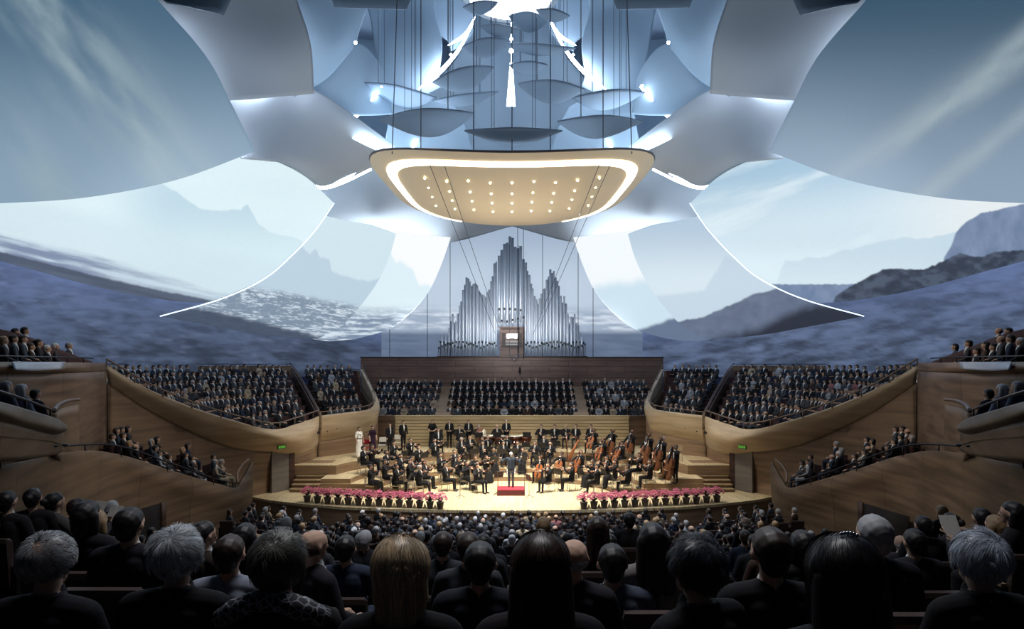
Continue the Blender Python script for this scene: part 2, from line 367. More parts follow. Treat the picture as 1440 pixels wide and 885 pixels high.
def screen_mat():
    m, nt, b = nodes('projection_screen')
    at = nn(nt, 'ShaderNodeAttribute'); at.attribute_name = 'picture'
    no = nn(nt, 'ShaderNodeTexNoise'); no.inputs['Scale'].default_value = 60
    mm = nn(nt, 'ShaderNodeMath', operation='MULTIPLY_ADD'); mm.inputs[1].default_value = 0.05; mm.inputs[2].default_value = SCREEN - 0.025
    nt.links.new(no.outputs['Fac'], mm.inputs[0])
    b.inputs['Base Color'].default_value = (0.06, 0.06, 0.06, 1); b.inputs['Roughness'].default_value = 0.85; b.inputs['Specular IOR Level'].default_value = 0.05
    nt.links.new(at.outputs['Color'], b.inputs['Emission Color']); nt.links.new(mm.outputs[0], b.inputs['Emission Strength'])
    return m
M['screen'] = screen_mat()
M['rim'] = glow('screen_edge_light', (214, 232, 255), 1.6)

def rows_d(rows, dl, dr):
    """rows of (px,py) -> (px,py,d); depth runs from dl to dr along every row"""
    out = []
    for i, r in enumerate(rows):
        a = dl[i] if isinstance(dl, (list, tuple)) else dl; b = dr[i] if isinstance(dr, (list, tuple)) else dr
        n = len(r); out.append([(x, y, a + (b - a) * k / (n - 1)) for k, (x, y) in enumerate(r)])
    return out
S1 = rows_d([[(-150, -45), (-70, -45), (10, -45), (80, -45), (140, -45), (188, -42)],
             [(-150, 20), (-65, 15), (20, 10), (95, 5), (160, 2), (222, 0)],
             [(-150, 100), (-60, 100), (30, 98), (120, 95), (210, 88), (289, 78)],
             [(-150, 200), (-50, 200), (50, 195), (150, 185), (240, 170), (327, 149)],
             [(-150, 284), (-75, 288), (0, 286), (120, 278), (245, 254), (359, 213)]], [10.5, 11, 11.5, 12, 12.5], [18, 18.5, 19.5, 20.5, 22])
S2 = rows_d([[(-150, 190), (0, 195), (150, 200), (280, 207), (372, 223), (428, 248), (470, 286)],
             [(-150, 235), (0, 245), (130, 255), (235, 265), (315, 275), (385, 292), (450, 316)],
             [(-150, 270), (0, 290), (110, 305), (210, 320), (290, 330), (358, 342), (425, 352)],
             [(-150, 298), (0, 330), (95, 350), (180, 368), (250, 384), (315, 396), (372, 400)],
             [(-150, 325), (0, 367), (70, 386), (133, 403), (200, 417), (262, 425), (312, 426)]], [16.5, 16.8, 17, 17.2, 17.5], [33, 32.7, 32.4, 32, 31.5])
S3 = rows_d([[(458, 304), (490, 311), (525, 317), (557, 329)], [(441, 327), (478, 340), (515, 350), (547, 363)],
             [(412, 358), (450, 375), (492, 388), (530, 398)], [(372, 392), (420, 408), (466, 420), (507, 430)],
             [(310, 421), (370, 438), (430, 450), (480, 459)], [(225, 445), (300, 459), (375, 472), (447, 477)]], [31.5, 31, 30.6, 30, 29.6, 29], 40)
S4 = rows_d([[(535, 322), (585, 328), (634, 334)], [(525, 362), (572, 368), (620, 374)], [(508, 396), (555, 404), (603, 410)],
             [(485, 428), (530, 436), (578, 440)], [(455, 456), (500, 463), (545, 464)], [(425, 474), (462, 480), (500, 477)]], 43, 47)
S5 = [[(590, 290, 55), (655, 290, 55), (720, 290, 55), (785, 290, 55), (850, 290, 55)],
      [(560, 400, 55), (640, 400, 55), (720, 400, 55), (800, 400, 55), (880, 400, 55)],
      [(490, 512, 55), (605, 512, 55), (720, 512, 55), (835, 512, 55), (950, 512, 55)]]
BK = [[(-150, y0, 22.5), (0, y0, 27.5), (150, y0, 33.5), (300, y0, 40.5), (415, y0, 47), (560, y0, 56), (722, y0, 57.5)] for y0 in (285, 400, 530)]
sides = (('left', False), ('right', True))
rimpts = {'S3': [r[0] for r in S3] }
pics = {'left': (sky_l, s2_l, s3_l, s4_l), 'right': (sky_r, s2_r, s3_r, s4_r)}
desc = {'left': ['dark blue cloudy sky screen filling the upper left of the hall', 'pale screen with misty mountain picture on the left side of the hall',
                 'leaf-tipped screen with a silvery sea picture left of the organ', 'narrow bright white cloud screen just left of the organ'],
        'right': ['dark blue sky screen with a pale cloud streak at upper right of the hall', 'pale screen with dark forested headland picture on the right side of the hall',
                  'leaf-tipped screen with a dark hill picture right of the organ', 'narrow bright white cloud screen just right of the organ']}
for side, fl in sides:
    for i, (rows, nu, nv) in enumerate(((S1, 90, 80), (S2, 330, 190), (S3, 180, 160), (S4, 70, 90))):
        o = patch('projection_screen', rows, M['screen'], nu, nv, 0.06, fl, pics[side][i])
        tag(o, desc[side][i], 'screen', 'curved projection screens')
        if i in (1, 2):   # the lit edge of the panel facing the hall centre
            e = cr1([(r[-1] if i == 1 else r[0]) for r in rows], 40)
            if fl: e[:, 0] = 1440 - e[:, 0]
            mb = MB(); mb.tube([P(a, b, d - 0.05) for a, b, d in e], 0.028 if i == 2 else 0.02, 5)
            mb.build('edge_light', M['rim'], o)
    o = patch('wall_' + side, BK, M['screen'], 150, 130, 0.1, fl, lambda a, b, s=(-1 if side == 'left' else 1): sea(a, b, s))
    tag(o, kind='structure')
o = patch('projection_screen', S5, M['screen'], 120, 110, 0.08, False, s5)
tag(o, 'pale grey-blue screen directly behind the organ pipes', 'screen', 'curved projection screens')

# ================================================================ white shells of the vault
def strip(parent, pts, r=0.07, off=0.5, fl=False, n=30, mat=None, name='light_strip'):
    e = cr1(pts, n)
    if fl: e[:, 0] = 1440 - e[:, 0]
    mb = MB(); mb.tube([P(a, b, d + off) for a, b, d in e], r, 6); return mb.build(name, mat or M['strip'], parent)
C1 = rows_d([[(182, -42), (250, -42), (330, -42), (402, -42)], [(205, 0), (275, 3), (350, 5), (418, 0)],
             [(262, 70), (320, 75), (382, 74), (437, 62)], [(308, 140), (350, 139), (395, 136), (442, 132)]], 23, [25, 25.5, 26, 27])
C2 = rows_d([[(300, 116), (355, 112), (400, 112), (452, 132), (503, 166), (556, 206)], [(312, 138), (360, 136), (400, 136), (450, 150), (500, 178), (552, 214)], [(322, 168), (368, 168), (410, 172), (452, 186), (492, 204), (540, 226)],
             [(334, 196), (378, 202), (415, 212), (450, 224), (482, 232), (522, 236)], [(340, 222), (378, 226), (405, 233), (430, 252), (452, 262), (478, 256)]], [28, 27.5, 27, 26.5, 26], [33, 33, 33.5, 34, 34])
C3 = rows_d([[(432, 266), (482, 240), (540, 226), (620, 222), (722, 224)], [(440, 285), (490, 268), (550, 262), (630, 262), (722, 262)],
             [(448, 300), (496, 298), (555, 302), (628, 304), (722, 296)], [(450, 312), (500, 314), (560, 330), (625, 342), (722, 318)]], [36, 37, 38, 39], [46, 47, 49, 51])
U = {  # name: rows
 'U1': rows_d([[(380, -42), (460, -42), (530, -42)], [(395, 10), (460, 5), (520, 0)], [(415, 80), (468, 60), (505, 45)], [(415, 136), (460, 110), (502, 62)]], 30, 33),
 'U2': rows_d([[(430, 138), (465, 80), (503, 60), (530, 84), (545, 112)], [(435, 150), (470, 118), (505, 110), (530, 118), (546, 128)], [(440, 165), (475, 160), (505, 162), (530, 162), (552, 160)]], 31, 35),
 'U3': rows_d([[(500, -42), (540, -42), (590, -42), (625, -42)], [(520, 20), (540, 10), (580, 5), (612, 8)], [(528, 70), (560, 60), (600, 55), (622, 60)], [(540, 118), (565, 118), (600, 118), (618, 104)], [(545, 140), (572, 138), (600, 132), (622, 122)]], 36, 38),
 'U4': rows_d([[(548, 120), (565, 118), (590, 124), (640, 150)], [(548, 160), (580, 155), (620, 160), (655, 180)], [(535, 232), (580, 225), (625, 225), (670, 225)]], 37, 40),
 'U5': rows_d([[(610, -42), (640, -42), (668, -42)], [(610, 35), (640, 20), (672, 10)], [(630, 58), (648, 50), (668, 28)], [(634, 72), (650, 64), (668, 44)]], 40, 41),
 'U7': rows_d([[(360, -42), (480, -42), (600, -42), (726, -42)], [(380, 80), (480, 70), (600, 70), (726, 80)], [(420, 240), (520, 235), (620, 235), (726, 240)]], 47, 50),
 'U6': rows_d([[(640, -42), (680, -42), (722, -42)], [(650, 60), (685, 55), (722, 60)], [(620, 108), (670, 105), (722, 100)], [(585, 150), (650, 150), (722, 150)], [(575, 232), (650, 232), (722, 232)]], 44, 46),
}
CL = {'C1': 'large grey-white shell beside the %s upper sky screen', 'C2': 'white shell below the large grey one, above the %s mountain screen',
      'C3': 'pale blue-white shell behind the %s half of the gold canopy', 'U1': 'blue-grey shell at the top edge between the large %s shell and the vault',
      'U2': 'small arched blue shell in the %s of the vault below a lamp', 'U3': 'rounded blue shell on the %s of the central vault',
      'U4': 'blue shell behind the suspended reflectors on the %s', 'U5': 'small blue shell beside the %s of the bright skylight', 'U7': 'broad pale blue rear shell closing the %s half of the vault', 'U6': 'tall inner vault shell %s of the central slit of light'}
shells = {'C1': C1, 'C2': C2, 'C3': C3, **U}
SH = {}
for side, fl in sides:
    for k, rows in shells.items():
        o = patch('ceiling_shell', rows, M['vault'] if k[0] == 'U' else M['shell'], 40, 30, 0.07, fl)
        tag(o, CL[k] % side, 'ceiling shell', 'white shells of the vault'); SH[k, side] = o
    strip(SH['C1', side], [(r[-1][0] - 8, r[-1][1] - 2, 22.4) for i, r in enumerate(S1[1:])], 0.06, 0.0, fl)      # behind the sky screen edge
    strip(SH['C2', side], [(312, 145, 27.3), (335, 190, 26.2), (348, 208, 25.6)], 0.05, 0.0, fl)
    
    strip(SH['C1', side], [(330, 128, 27.2), (395, 128, 29.8), (434, 124, 31.6)], 0.05, 0.0, fl)
    strip(SH['U1', side], [(r[-1][0] - 8, r[-1][1] - 3, 29.4) for r in C1[1:]], 0.05, 0.0, fl)
    strip(SH['C3', side], [(415, 246, 34), (450, 264, 35.5), (480, 258, 36), (522, 238, 36.5)], 0.06, 0.2, fl)
    # bright seams between shells, seen from below
    for nm, pts, r in (('U2', [(484, 178, 33.5), (505, 158, 33.5), (540, 122, 34)], 0.12), ('U5', [(668, 24, 39), (655, 48, 39), (630, 64, 39)], 0.10),
                       ('U5', [(662, 40, 39), (645, 70, 39), (622, 98, 37.5), (600, 116, 36.5), (588, 126, 36.5)], 0.11),
                       ('C2', [(425, 270, 33), (470, 255, 33.5), (518, 232, 34)], 0.16), ('U4', [(588, 195, 38), (575, 215, 38)], 0.06)):
        strip(SH[nm, side], pts, [r * math.sin(PI * (0.08 + 0.84 * k / 19)) for k in range(20)], 0.0, fl, 20, name='seam_light')
    for x, y, d in ((500, 60, 30), (537, 121, 33), (492, 168, 33), (634, 77, 36)):
        xx = 1440 - x if fl else x
        mb = MB(); mb.ball(P(xx, y, d), 0.07); o = mb.build('vault_lamp', M['lamp'])
        tag(o, 'small white lamp between shells on the %s, %s' % (side, {60: 'outermost and highest', 121: 'beside the rounded shell', 168: 'lowest above the canopy corner', 77: 'innermost beside the skylight'}[y]), 'lamp', 'vault lamps')
    # dark flaps at the top edge of the picture
    fr = rows_d([[(225, -42), (330, -42)], [(228, -5), (326, -5)], [(236, 2), (315, 21)]], 20.5, 21.5)
    tag(patch('acoustic_flap', fr, M['reflector'], 8, 6, 0.06, fl), 'dark grey flap at the top edge above the large %s shell' % side, 'acoustic panel', 'flaps along the top edge')
    fr = rows_d([[(455, -42), (590, -42)], [(460, -20), (585, -20)], [(470, 10), (572, 13)]], 27, 27.5)
    tag(patch('acoustic_flap', fr, M['reflector'], 8, 6, 0.06, fl), 'wide grey-blue flap at the top edge %s of the skylight' % side, 'acoustic panel', 'flaps along the top edge')
# slit of light and skylight
mb = MB(); mb.add([P(717, 88, 42), P(721, 88, 42), P(725, 150, 42), P(712, 150, 42), P(717, 88, 42.1), P(721, 88, 42.1), P(725, 150, 42.1), P(712, 150, 42.1)],
                  [(0, 1, 2, 3), (7, 6, 5, 4), (0, 4, 5, 1), (1, 5, 6, 2), (2, 6, 7, 3), (3, 7, 4, 0)])
mb.tube([P(719, 90, 42.05), (P(719, 90, 42.05)[0], 42.05, 30.95)], .03, 6); tag(mb.build('slit_lamp', glow('slit_white', (240, 248, 255), 3)), 'tall tapering slit of white light in the middle of the vault', 'lamp')
for y, r in ((55, 0.16), (72, 0.22)):
    mb = MB(); mb.ball(P(719, y, 38), r * .6); mb.tube([P(719, y, 38), (P(719, y, 38)[0], 38, 30.95)], .015, 5); tag(mb.build('vault_lamp', M['lamp']), 'white lamp on the centre line of the vault, %s of two' % ('upper' if y == 55 else 'lower'), 'lamp', 'vault lamps')
sk = empty('skylight', P(718, -4, 30)); tag(sk, 'round glowing white skylight at the top of the vault', 'skylight')
mb = MB(); mb.lathe([(1.9, 0.12), (1.95, 0.1), (1.95, 0.0), (1.9, -0.02)], 40); mb.build('diffuser', glow('skylight_white', (246, 249, 255), 5), sk)
mb = MB(); mb.lathe([(2.35, 0.3), (2.4, 0.25), (2.12, -0.08), (1.97, -0.08), (1.97, 0.3)], 40); mb.build('ring_frame', M['shell'], sk)
# roof over everything
mb = MB(); mb.box(-30, 30, -2, 62, 31.0, 31.4); tag(mb.build('ceiling', plain('roof_blue', (120, 140, 165), 0.9)), kind='structure')
mb = MB(); mb.box(-30, 30, 59, 59.3, -2, 31); tag(mb.build('wall_back', plain('back_blue', (120, 140, 165), 0.9)), kind='structure')

# ================================================================ suspended reflectors
RF = [(676, 10, 44, 21, -8), (702, 42, 48, 20, 4), (683, 66, 60, 30, -8), (743, 30, 50, 32, 6), (777, 21, 42, 20, 10), (757, 67, 94, 17, 4), (743, 95, 48, 22, 0),
      (652, 110, 76, 36, -14), (775, 127, 84, 36, 5), (855, 138, 92, 32, -4), (602, 170, 118, 44, -4), (722, 188, 122, 26, 0), (842, 176, 106, 36, 0), (560, 132, 100, 34, 10), (655, 138, 82, 18, -8)]
RD = [29, 30, 31, 31, 29, 32, 33, 31, 31, 32, 28.5, 26.8, 28.5, 34, 34]
where = ['hanging highest, left of the skylight', 'small one below and left of the skylight', 'third from the top on the left', 'tilted one just below the skylight', 'hanging highest, right of the skylight',
         'long thin one crossing the centre line', 'small one right of the slit of light', 'tilted one left of the slit of light', 'broad one right of the slit of light', 'on the far right beside the outer vault shell',
         'low on the left above the canopy corner', 'lowest centre one directly above the gold canopy', 'low on the right above the canopy corner', 'on the far left beside the outer vault shell', 'half hidden one left of the slit foot']
for (x, y, w, h, tl), d, wh in zip(RF, RD, where):
    c = P(x, y, d); s = d / F; W = w * s / 2; elev = (HY - y) / F
    D = max(h * s / 2 / elev * 0.9, W * 0.35); D = min(D, W * 1.1)
    t = empty('ceiling_reflector', c, 0); tag(t, 'curved grey-blue reflector ' + wh, 'acoustic reflector', 'suspended reflectors over the stage')
    nu, nv = 17, 13; V = np.zeros((nv, nu, 3))
    for i in range(nv):
        for j in range(nu):
            u = -1 + 2 * j / (nu - 1); v = -1 + 2 * i / (nv - 1)
            k = (1 - 0.75 * abs(u) ** 1.8)
            xx = W * u * (1 - 0.12 * v); yy = D * v * k
            zz = -0.16 * W * (1 - u * u) * (1 - 0.5 * v * v) - xx * math.tan(math.radians(tl)) * 1.0
            V[i, j] = (xx, yy, zz)
    n = nu * nv; A = V.reshape(-1, 3); B = A + np.array([0, 0, 0.06]); Fc = []
    for i in range(nv - 1):
        for j in range(nu - 1):
            q = (i * nu + j, i * nu + j + 1, (i + 1) * nu + j + 1, (i + 1) * nu + j); Fc.append(q[::-1]); Fc.append(tuple(a + n for a in q))
    rim = [j for j in range(nu)] + [i * nu + nu - 1 for i in range(1, nv)] + [(nv - 1) * nu + j for j in range(nu - 2, -1, -1)] + [i * nu for i in range(nv - 2, 0, -1)]
    for a, b in zip(rim, rim[1:] + rim[:1]): Fc.append((a, b, b + n, a + n))
    link('panel', mesh_from('panel', np.vstack([A, B]), Fc, M['reflector']), t)
    for a, b in ((-0.5, -0.4), (0.5, -0.4), (-0.45, 0.4), (0.45, 0.4)):
        mb = MB(); zz = -a * W * math.tan(math.radians(tl)) - 0.1 * W; mb.tube([(a * W, b * D, zz + 0.05), (a * W, b * D, 30.9 - c[2])], 0.012, 4); mb.build('cable', M['cable'], t)

# ================================================================ gold canopy
cn = empty('canopy', (0, 32, 14.9)); tag(cn, 'broad gold rounded canopy with a glowing white band hanging over the orchestra', 'canopy')
def can_pt(a, s):
    """a: angle, s: 0..1 from centre to rim"""
    ca, sa = math.cos(a), math.sin(a); e = 5.0 - 1.4 * (1 + sa); ca, sa = math.cos(a), math.sin(a)
    r = (abs(ca) ** e + abs(sa) ** e) ** (-1 / e)
    x = 5.95 * r * ca * s; y = 5.75 * r * sa * s
    x *= 1.03 + 0.10 * -(y / 5.75)
    y -= 0.0
    z = 0.35 * (x / 5.95) ** 2 - 0.55 * (1 - s ** 3) - 0.25 * (y / 5.75)
    return x, y, z
NA, NS = 96, 18; V = [can_pt(0, 0)]; Fc = []
for i in range(1, NS + 1):
    for k in range(NA): V.append(can_pt(2 * PI * k / NA, i / NS))
def ci(i, k): return 0 if i == 0 else 1 + (i - 1) * NA + k % NA
for i in range(NS):
    for k in range(NA):
        Fc.append((0, ci(1, k + 1), ci(1, k)) if i == 0 else (ci(i, k), ci(i, k + 1), ci(i + 1, k + 1), ci(i + 1, k)))
link('soffit', mesh_from('soffit', V, Fc, plain('pale_gold_soffit', (208, 190, 160), 0.55, var=0.03, scale=0.6)), cn)
V = []; Fc = []
for s, dz in ((1.0, 0), (1.006, 0.07), (0.99, 0.14), (0.8, 0.2)):
    for k in range(NA): x, y, z = can_pt(2 * PI * k / NA, s); V.append((x, y, z + dz))
for i in range(3):
    for k in range(NA): Fc.append((i * NA + k, i * NA + (k + 1) % NA, (i + 1) * NA + (k + 1) % NA, (i + 1) * NA + k))
Fc.append(tuple(3 * NA + k for k in range(NA)))
link('rim', mesh_from('rim', V, Fc, plain('dark_bronze_rim', (92, 84, 84), 0.5, 0.3)), cn)
V = []; Fc = []; ks = [k for k in range(NA + 1)]
for k in ks:
    a = 2 * PI * k / NA
    for s in (0.835, 0.9):
        x, y, z = can_pt(a, s); V.append((x, y, z - 0.03))
for k in range(NA):
    if math.sin(2 * PI * (k + .5) / NA) < .82: Fc.append((2 * k, 2 * k + 2, 2 * k + 3, 2 * k + 1))
link('light_band', mesh_from('light_band', V, Fc, glow('band_white', (255, 246, 230), 5.0)), cn)
for r_, (yy, n) in enumerate(((-3.4, 9), (-2.1, 9), (-0.7, 9), (0.8, 9))):
    for k in range(n):
        x = -3.9 + 7.8 * k / (n - 1); y = yy + 0.1 * math.sin(k * 2.3)
        s = max(abs(x) / 5.95, abs(y) / 5.75); z = 0.35 * (x / 5.95) ** 2 - 0.55 * (1 - s ** 3) - 0.25 * (y / 5.75)
        mb = MB(); mb.lathe([(0.03, 0.02), (0.04, 0.0), (0.04, -0.04), (0.02, -0.05)], 8, (x, y, z - 0.01)); mb.build('downlight', M_dl if 'M_dl' in globals() else globals().setdefault('M_dl', glow('downlight_warm', (255, 236, 190), 14)), cn)
for x in (-3.8, -1.6, 0.0, 1.6, 3.8, -5.0, 5.0):
    mb = MB(); mb.tube([(x, -5.3, 0.35), (x * 0.9 if abs(x) == 5 else x, -5.3, 16.0)], 0.022, 4); mb.build('cable', M['cable'], cn)
# long cables
def cable(pts, r, lab):
    mb = MB(); mb.tube(pts, r, 5); return tag(mb.build('steel_cable', M['cable']), lab, 'cable', 'long thin cables in front of the organ wall')
for x, w in ((548, 'outermost on the left'), (601, 'second from the left'), (633, 'third from the left'), (728, 'just left of the organ peak'), (736, 'just right of the organ peak'), (763, 'right of the organ console'), (813, 'second from the right'), (834, 'outermost on the right')):
    cable([P(x, 150, 50.5), P(x, 503, 50.5)], 0.025, 'thin vertical steel cable hanging to the organ wall, ' + w)
for a, b, w in (((602, 226, 26.2), (697, 470, 50), 'outer of the left pair'), ((623, 227, 26.2), (702, 462, 50), 'inner of the left pair'), ((845, 226, 26.2), (750, 470, 50), 'inner of the right pair'), ((861, 225, 26.2), (757, 462, 50), 'outer of the right pair')):
    cable([P(*a), P(*b)], 0.014, 'thin slanting cable from the canopy front to the organ, ' + w)
# ================================================================ the wooden bowl of the hall
def wpts(pts, fl=False):
    out = [P((1440 - a) if fl else a, b, d) for a, b, d in pts]; return out
def rail_on(parent, pts, fl, r=0.03, n=40, posts=None, drop=0.9, name='rail', mat=None):
    e = cr1(pts, n)
    if fl: e = e.copy(); e[:, 0] = 1440 - e[:, 0]
    q = [P(*p) for p in e]; mb = MB(); mb.tube(q, r, 6); mb.build(name, mat or M['rail'], parent)
    if posts:
        for i in range(0, n, posts):
            m2 = MB(); x, y, z = q[i]; m2.tube([(x, y, z), (x, y, z - drop)], r * 0.8, 6); m2.build('rail_post', mat or M['rail'], parent)
    return q
SIDE = {'left': -1, 'right': 1}
FL_Z = [(0, 5.02), (1.9, 4.70), (5, 3.75), (18, 0.42), (22, -0.3), (27, -1.05), (40, -1.05)]
def stall_z(d): return float(np.interp(d, [a for a, b in FL_Z], [b for a, b in FL_Z]))

# stalls floor: shallow steps, one per row
ROWS_D = [1.95, 2.95] + [2.95 + 0.97 * k for k in range(1, 25)]
mb = MB(); edge = [0.6, 2.4] + [0.5 * (ROWS_D[i] + ROWS_D[i + 1]) for i in range(1, len(ROWS_D) - 1)] + [31]
v = []; f = []
for i in range(len(edge) - 1):
    z = stall_z(ROWS_D[i] if i < len(ROWS_D) else 27)
    for y in (edge[i], edge[i + 1]):
        for x in (-14.5, 14.5): v.append((x, y, z))
for i in range(len(edge) - 1):
    a = 4 * i; f.append((a, a + 1, a + 3, a + 2))
    if i: f.append((a - 2, a - 1, a + 1, a))
mb.add(v, f); tag(mb.build('floor', M['floor']), kind='structure')

# ---- stage
se = [(-13.2, 31.6), (-11.6, 30.5), (-9.6, 29.6), (-7.6, 29.0), (-5.2, 28.6), (-2.6, 28.38), (0, 28.3), (2.6, 28.38), (5.2, 28.6), (7.6, 29.0), (9.6, 29.6), (11.6, 30.5), (13.2, 31.6)]
st = empty('stage', (0, 0, 0)); tag(st, 'pale maple concert stage with a curved front edge and stepped risers', 'stage')
mb = MB(); mb.prism(se + [(13.2, 42), (-13.2, 42)], -0.12, 0.0); mb.build('stage_floor', M['stage_wood'], st)
mb = MB(); mb.prism([(x * 0.998, y + 0.06) for x, y in se] + [(13, 41.9), (-13, 41.9)], -1.05, -0.12); mb.build('stage_front', M['riser_wood'], st)
TIERS = [(5.0, 3.4, 0.0, 0.24, 32.0), (6.6, 4.7, 0.24, 0.48, 32.05), (8.1, 5.8, 0.48, 0.72, 32.1), (9.35, 6.8, 0.72, 1.2, 33.35)]
def stage_z(x, y):
    z = 0.0
    for rx, ry, z0, z1, yf in TIERS:
        if y > yf and (x / rx) ** 2 + ((y - 32) / ry) ** 2 > 1 and abs(x) < (9.6 if z1 < 1 else 20): z = z1
    return z
for rx, ry, z0, z1, yf in TIERS:
    n = 64; xo = 9.6 if z1 < 1 else 12.4; inn = []; out = []
    a0 = math.asin((yf - 32) / ry)
    for k in range(n + 1):
        a = a0 + (PI - 2 * a0) * k / n
        x, y = rx * math.cos(a), 32 + ry * math.sin(a); inn.append((x, y))
        dx, dy = math.cos(a), math.sin(a)
        # outward to the box |x|<xo, y<41.5, kept on the front line at both ends
        u = min((xo - abs(x)) / max(abs(dx), 1e-4) , (41.5 - y) / max(dy, 1e-4)); ox, oy = x + dx * u, y + dy * u
        if k == 0 or k == n: ox, oy = math.copysign(xo, x), yf
        out.append((ox, oy))
    v = []; f = []
    for (ix, iy), (ox, oy) in zip(inn, out): v += [(ix, iy, z1), (ox, oy, z1), (ix, iy, z0 - 0.01), (ox, oy, z0 - 0.01)]
    for k in range(n):
        a = 4 * k; f += [(a, a + 4, a + 5, a + 1), (a, a + 2, a + 6, a + 4), (a + 1, a + 5, a + 7, a + 3)]
    f += [(0, 1, 3, 2), (4 * n, 4 * n + 2, 4 * n + 3, 4 * n + 1)]
    mi = [0 if i % 3 == 0 and i < 3 * n else 1 for i in range(len(f))]
    link('riser', mesh_from('riser', v, f, [M['stage_wood'], M['riser_wood']], False, mi), st)
for s in (-1, 1):
    x0, x1 = sorted((s * 9.62, s * 11.25))
    fl_ = empty('staircase', (0, 0, 0)); tag(fl_, 'seven-step wooden staircase at the %s end of the stage' % ('left' if s < 0 else 'right'), 'staircase')
    for k in range(7):
        mb = MB(); y0 = 32.35 + 0.30 * k; mb.box(x0, x1, y0, 35.2, 0.1715 * k + 0.002, 0.1715 * (k + 1), 0); mb.box(x0 - 0.0, x1, y0 - 0.03, y0 + 0.01, 0.1715 * (k + 1) - 0.04, 0.1715 * (k + 1) + 0.004, 1)
        mb.build('step', [M['dark_wood'] if 0 else M['riser_wood'], M['stage_wood']], fl_)
# slatted back wall of the stage and the choir podium
mb = MB(); mb.box(-12.3, 12.3, 41.6, 42.0, -0.1, 3.12); tag(mb.build('wall_stage', M['wall_wood']), kind='structure')
sl = empty('slatted_wall', (0, 41.2, 1.2)); tag(sl, 'pale slatted wooden wall closing the back of the stage', 'wall panel')
mb = MB(); mb.box(-7.45, 7.45, 0.02, 0.38, 0.0, 1.88); mb.build('backing', M['dark_wood'], sl)
for k in range(9):
    mb = MB(); mb.box(-7.5, 7.5, -0.08, 0.02, 0.03 + k * 0.208, 0.03 + k * 0.208 + 0.17); mb.build('slat', M['slat_wood'], sl)
mb = MB(); mb.box(-7.55, 7.55, -0.1, 0.42, 1.89, 1.95); mb.build('cap', M['slat_wood'], sl)
# choir podium: five steps
CH_ROWS = [(43.0 + 1.3 * k, 2.42 + 0.413 * k) for k in range(5)]
mb = MB()
for k, (y, z) in enumerate(CH_ROWS):
    mb.box(-12.3, 12.3, y - 0.95, y + (0.35 if k < 4 else 2.4), -0.1, z)
tag(mb.build('choir_podium', M['terrace_floor']), 'stepped dark podium carrying the choir behind the stage', 'podium')
for s, a, b in (('left', -6.05, -4.75), ('right', 4.75, 6.05)):
    mb = MB(); n = 9
    v = []; 
    for x0, z in ((0, 0), (0, 0)): pass
    zz = [3.1, 4.75]; ya, yb = 42.05, 49.9
    sx = -1 if s == 'left' else 1
    xa = [sx * 4.05, sx * 5.05]; xb = [sx * 4.72, sx * 5.75]
    v = [(xa[0], ya, zz[0]), (xa[1], ya, zz[0]), (xb[1], yb, zz[1]), (xb[0], yb, zz[1])]; v += [(x, y, 0) for x, y, z in v]
    mb.add(v, [(0, 1, 2, 3), (0, 4, 5, 1), (1, 5, 6, 2), (2, 6, 7, 3), (3, 7, 4, 0)])
    tag(mb.build('aisle_ramp', M['riser_wood']), 'plain wooden aisle ramp on the %s of the choir seats' % s, 'aisle')
ow = empty('organ_wall', (0, 51, 0)); tag(ow, 'long brown wooden wall under the organ behind the choir', 'wall panel')
mb = MB(); mb.box(-12.05, 12.05, 0, 0.5, 0, 6.98); mb.build('panelling', M['back_wood'], ow)
mb = MB(); mb.box(-12.1, 12.1, -0.06, 3.0, 6.98, 7.06); mb.build('cap', M['dark_wood'], ow)
for s, x0, x1 in (('left', -9.2, -5.15), ('middle', -3.85, 3.85), ('right', 5.15, 9.2)):
    cr = empty('choir_rail', (0, 42.0, 3.12)); tag(cr, 'thin metal rail in front of the %s choir block' % s, 'rail', 'choir rails')
    mb = MB(); mb.tube([(x0, 0, 0.42), (x1, 0, 0.42)], 0.018, 6); mb.build('handrail', M['rail'], cr)
    for k in range(6):
        x = x0 + (x1 - x0) * k / 5; mb = MB(); mb.tube([(x, 0, 0), (x, 0, 0.42)], 0.014, 6); mb.build('post', M['rail'], cr)

# ---- terraces at the sides
R0 = [(150, 514, 25), (205, 546, 26.4), (262, 571, 27.8), (320, 590, 29.3), (382, 604, 31.0), (415, 597, 33), (434, 591, 34.4), (449, 586, 35.6)]
R1 = [(150, 522, 25), (205, 556, 26.5), (262, 584, 28), (322, 606, 29.6), (392, 618, 31.2), (424, 617, 33), (442, 608, 34.5), (450, 598, 35.8)]
R2 = [(152, 540, 25.4), (207, 577, 27.0), (265, 607, 28.7), (325, 630, 30.4), (386, 637, 32.2), (419, 640, 33.7), (438, 634, 35), (447, 626, 36.2)]
R3 = [(153, 640, 25.5), (209, 660, 27.1), (267, 676, 28.8), (327, 680, 30.5), (380, 668, 32.3), (412, 668, 33.7), (436, 650, 35), (446, 642, 36.2)]
R4 = [(155, 760, 25.5), (210, 752, 27.1), (268, 742, 28.8), (328, 728, 30.5), (379, 706, 32.3), (412, 704, 33.7), (436, 690, 35), (446, 685, 36.2)]
I0 = [(449, 586, 35.6), (480, 582, 36.6), (505, 579, 37.6), (521, 575, 38.5), (527.5, 566, 39.6), (524, 553, 41.2), (516, 536, 43.6), (508, 519, 46)]
I1 = [(450, 608, 35.9), (480, 603, 36.8), (505, 597, 37.8), (526, 588, 38.7), (534, 574, 39.8), (530, 558, 41.4), (520, 540, 43.8), (510, 522, 46.2)]
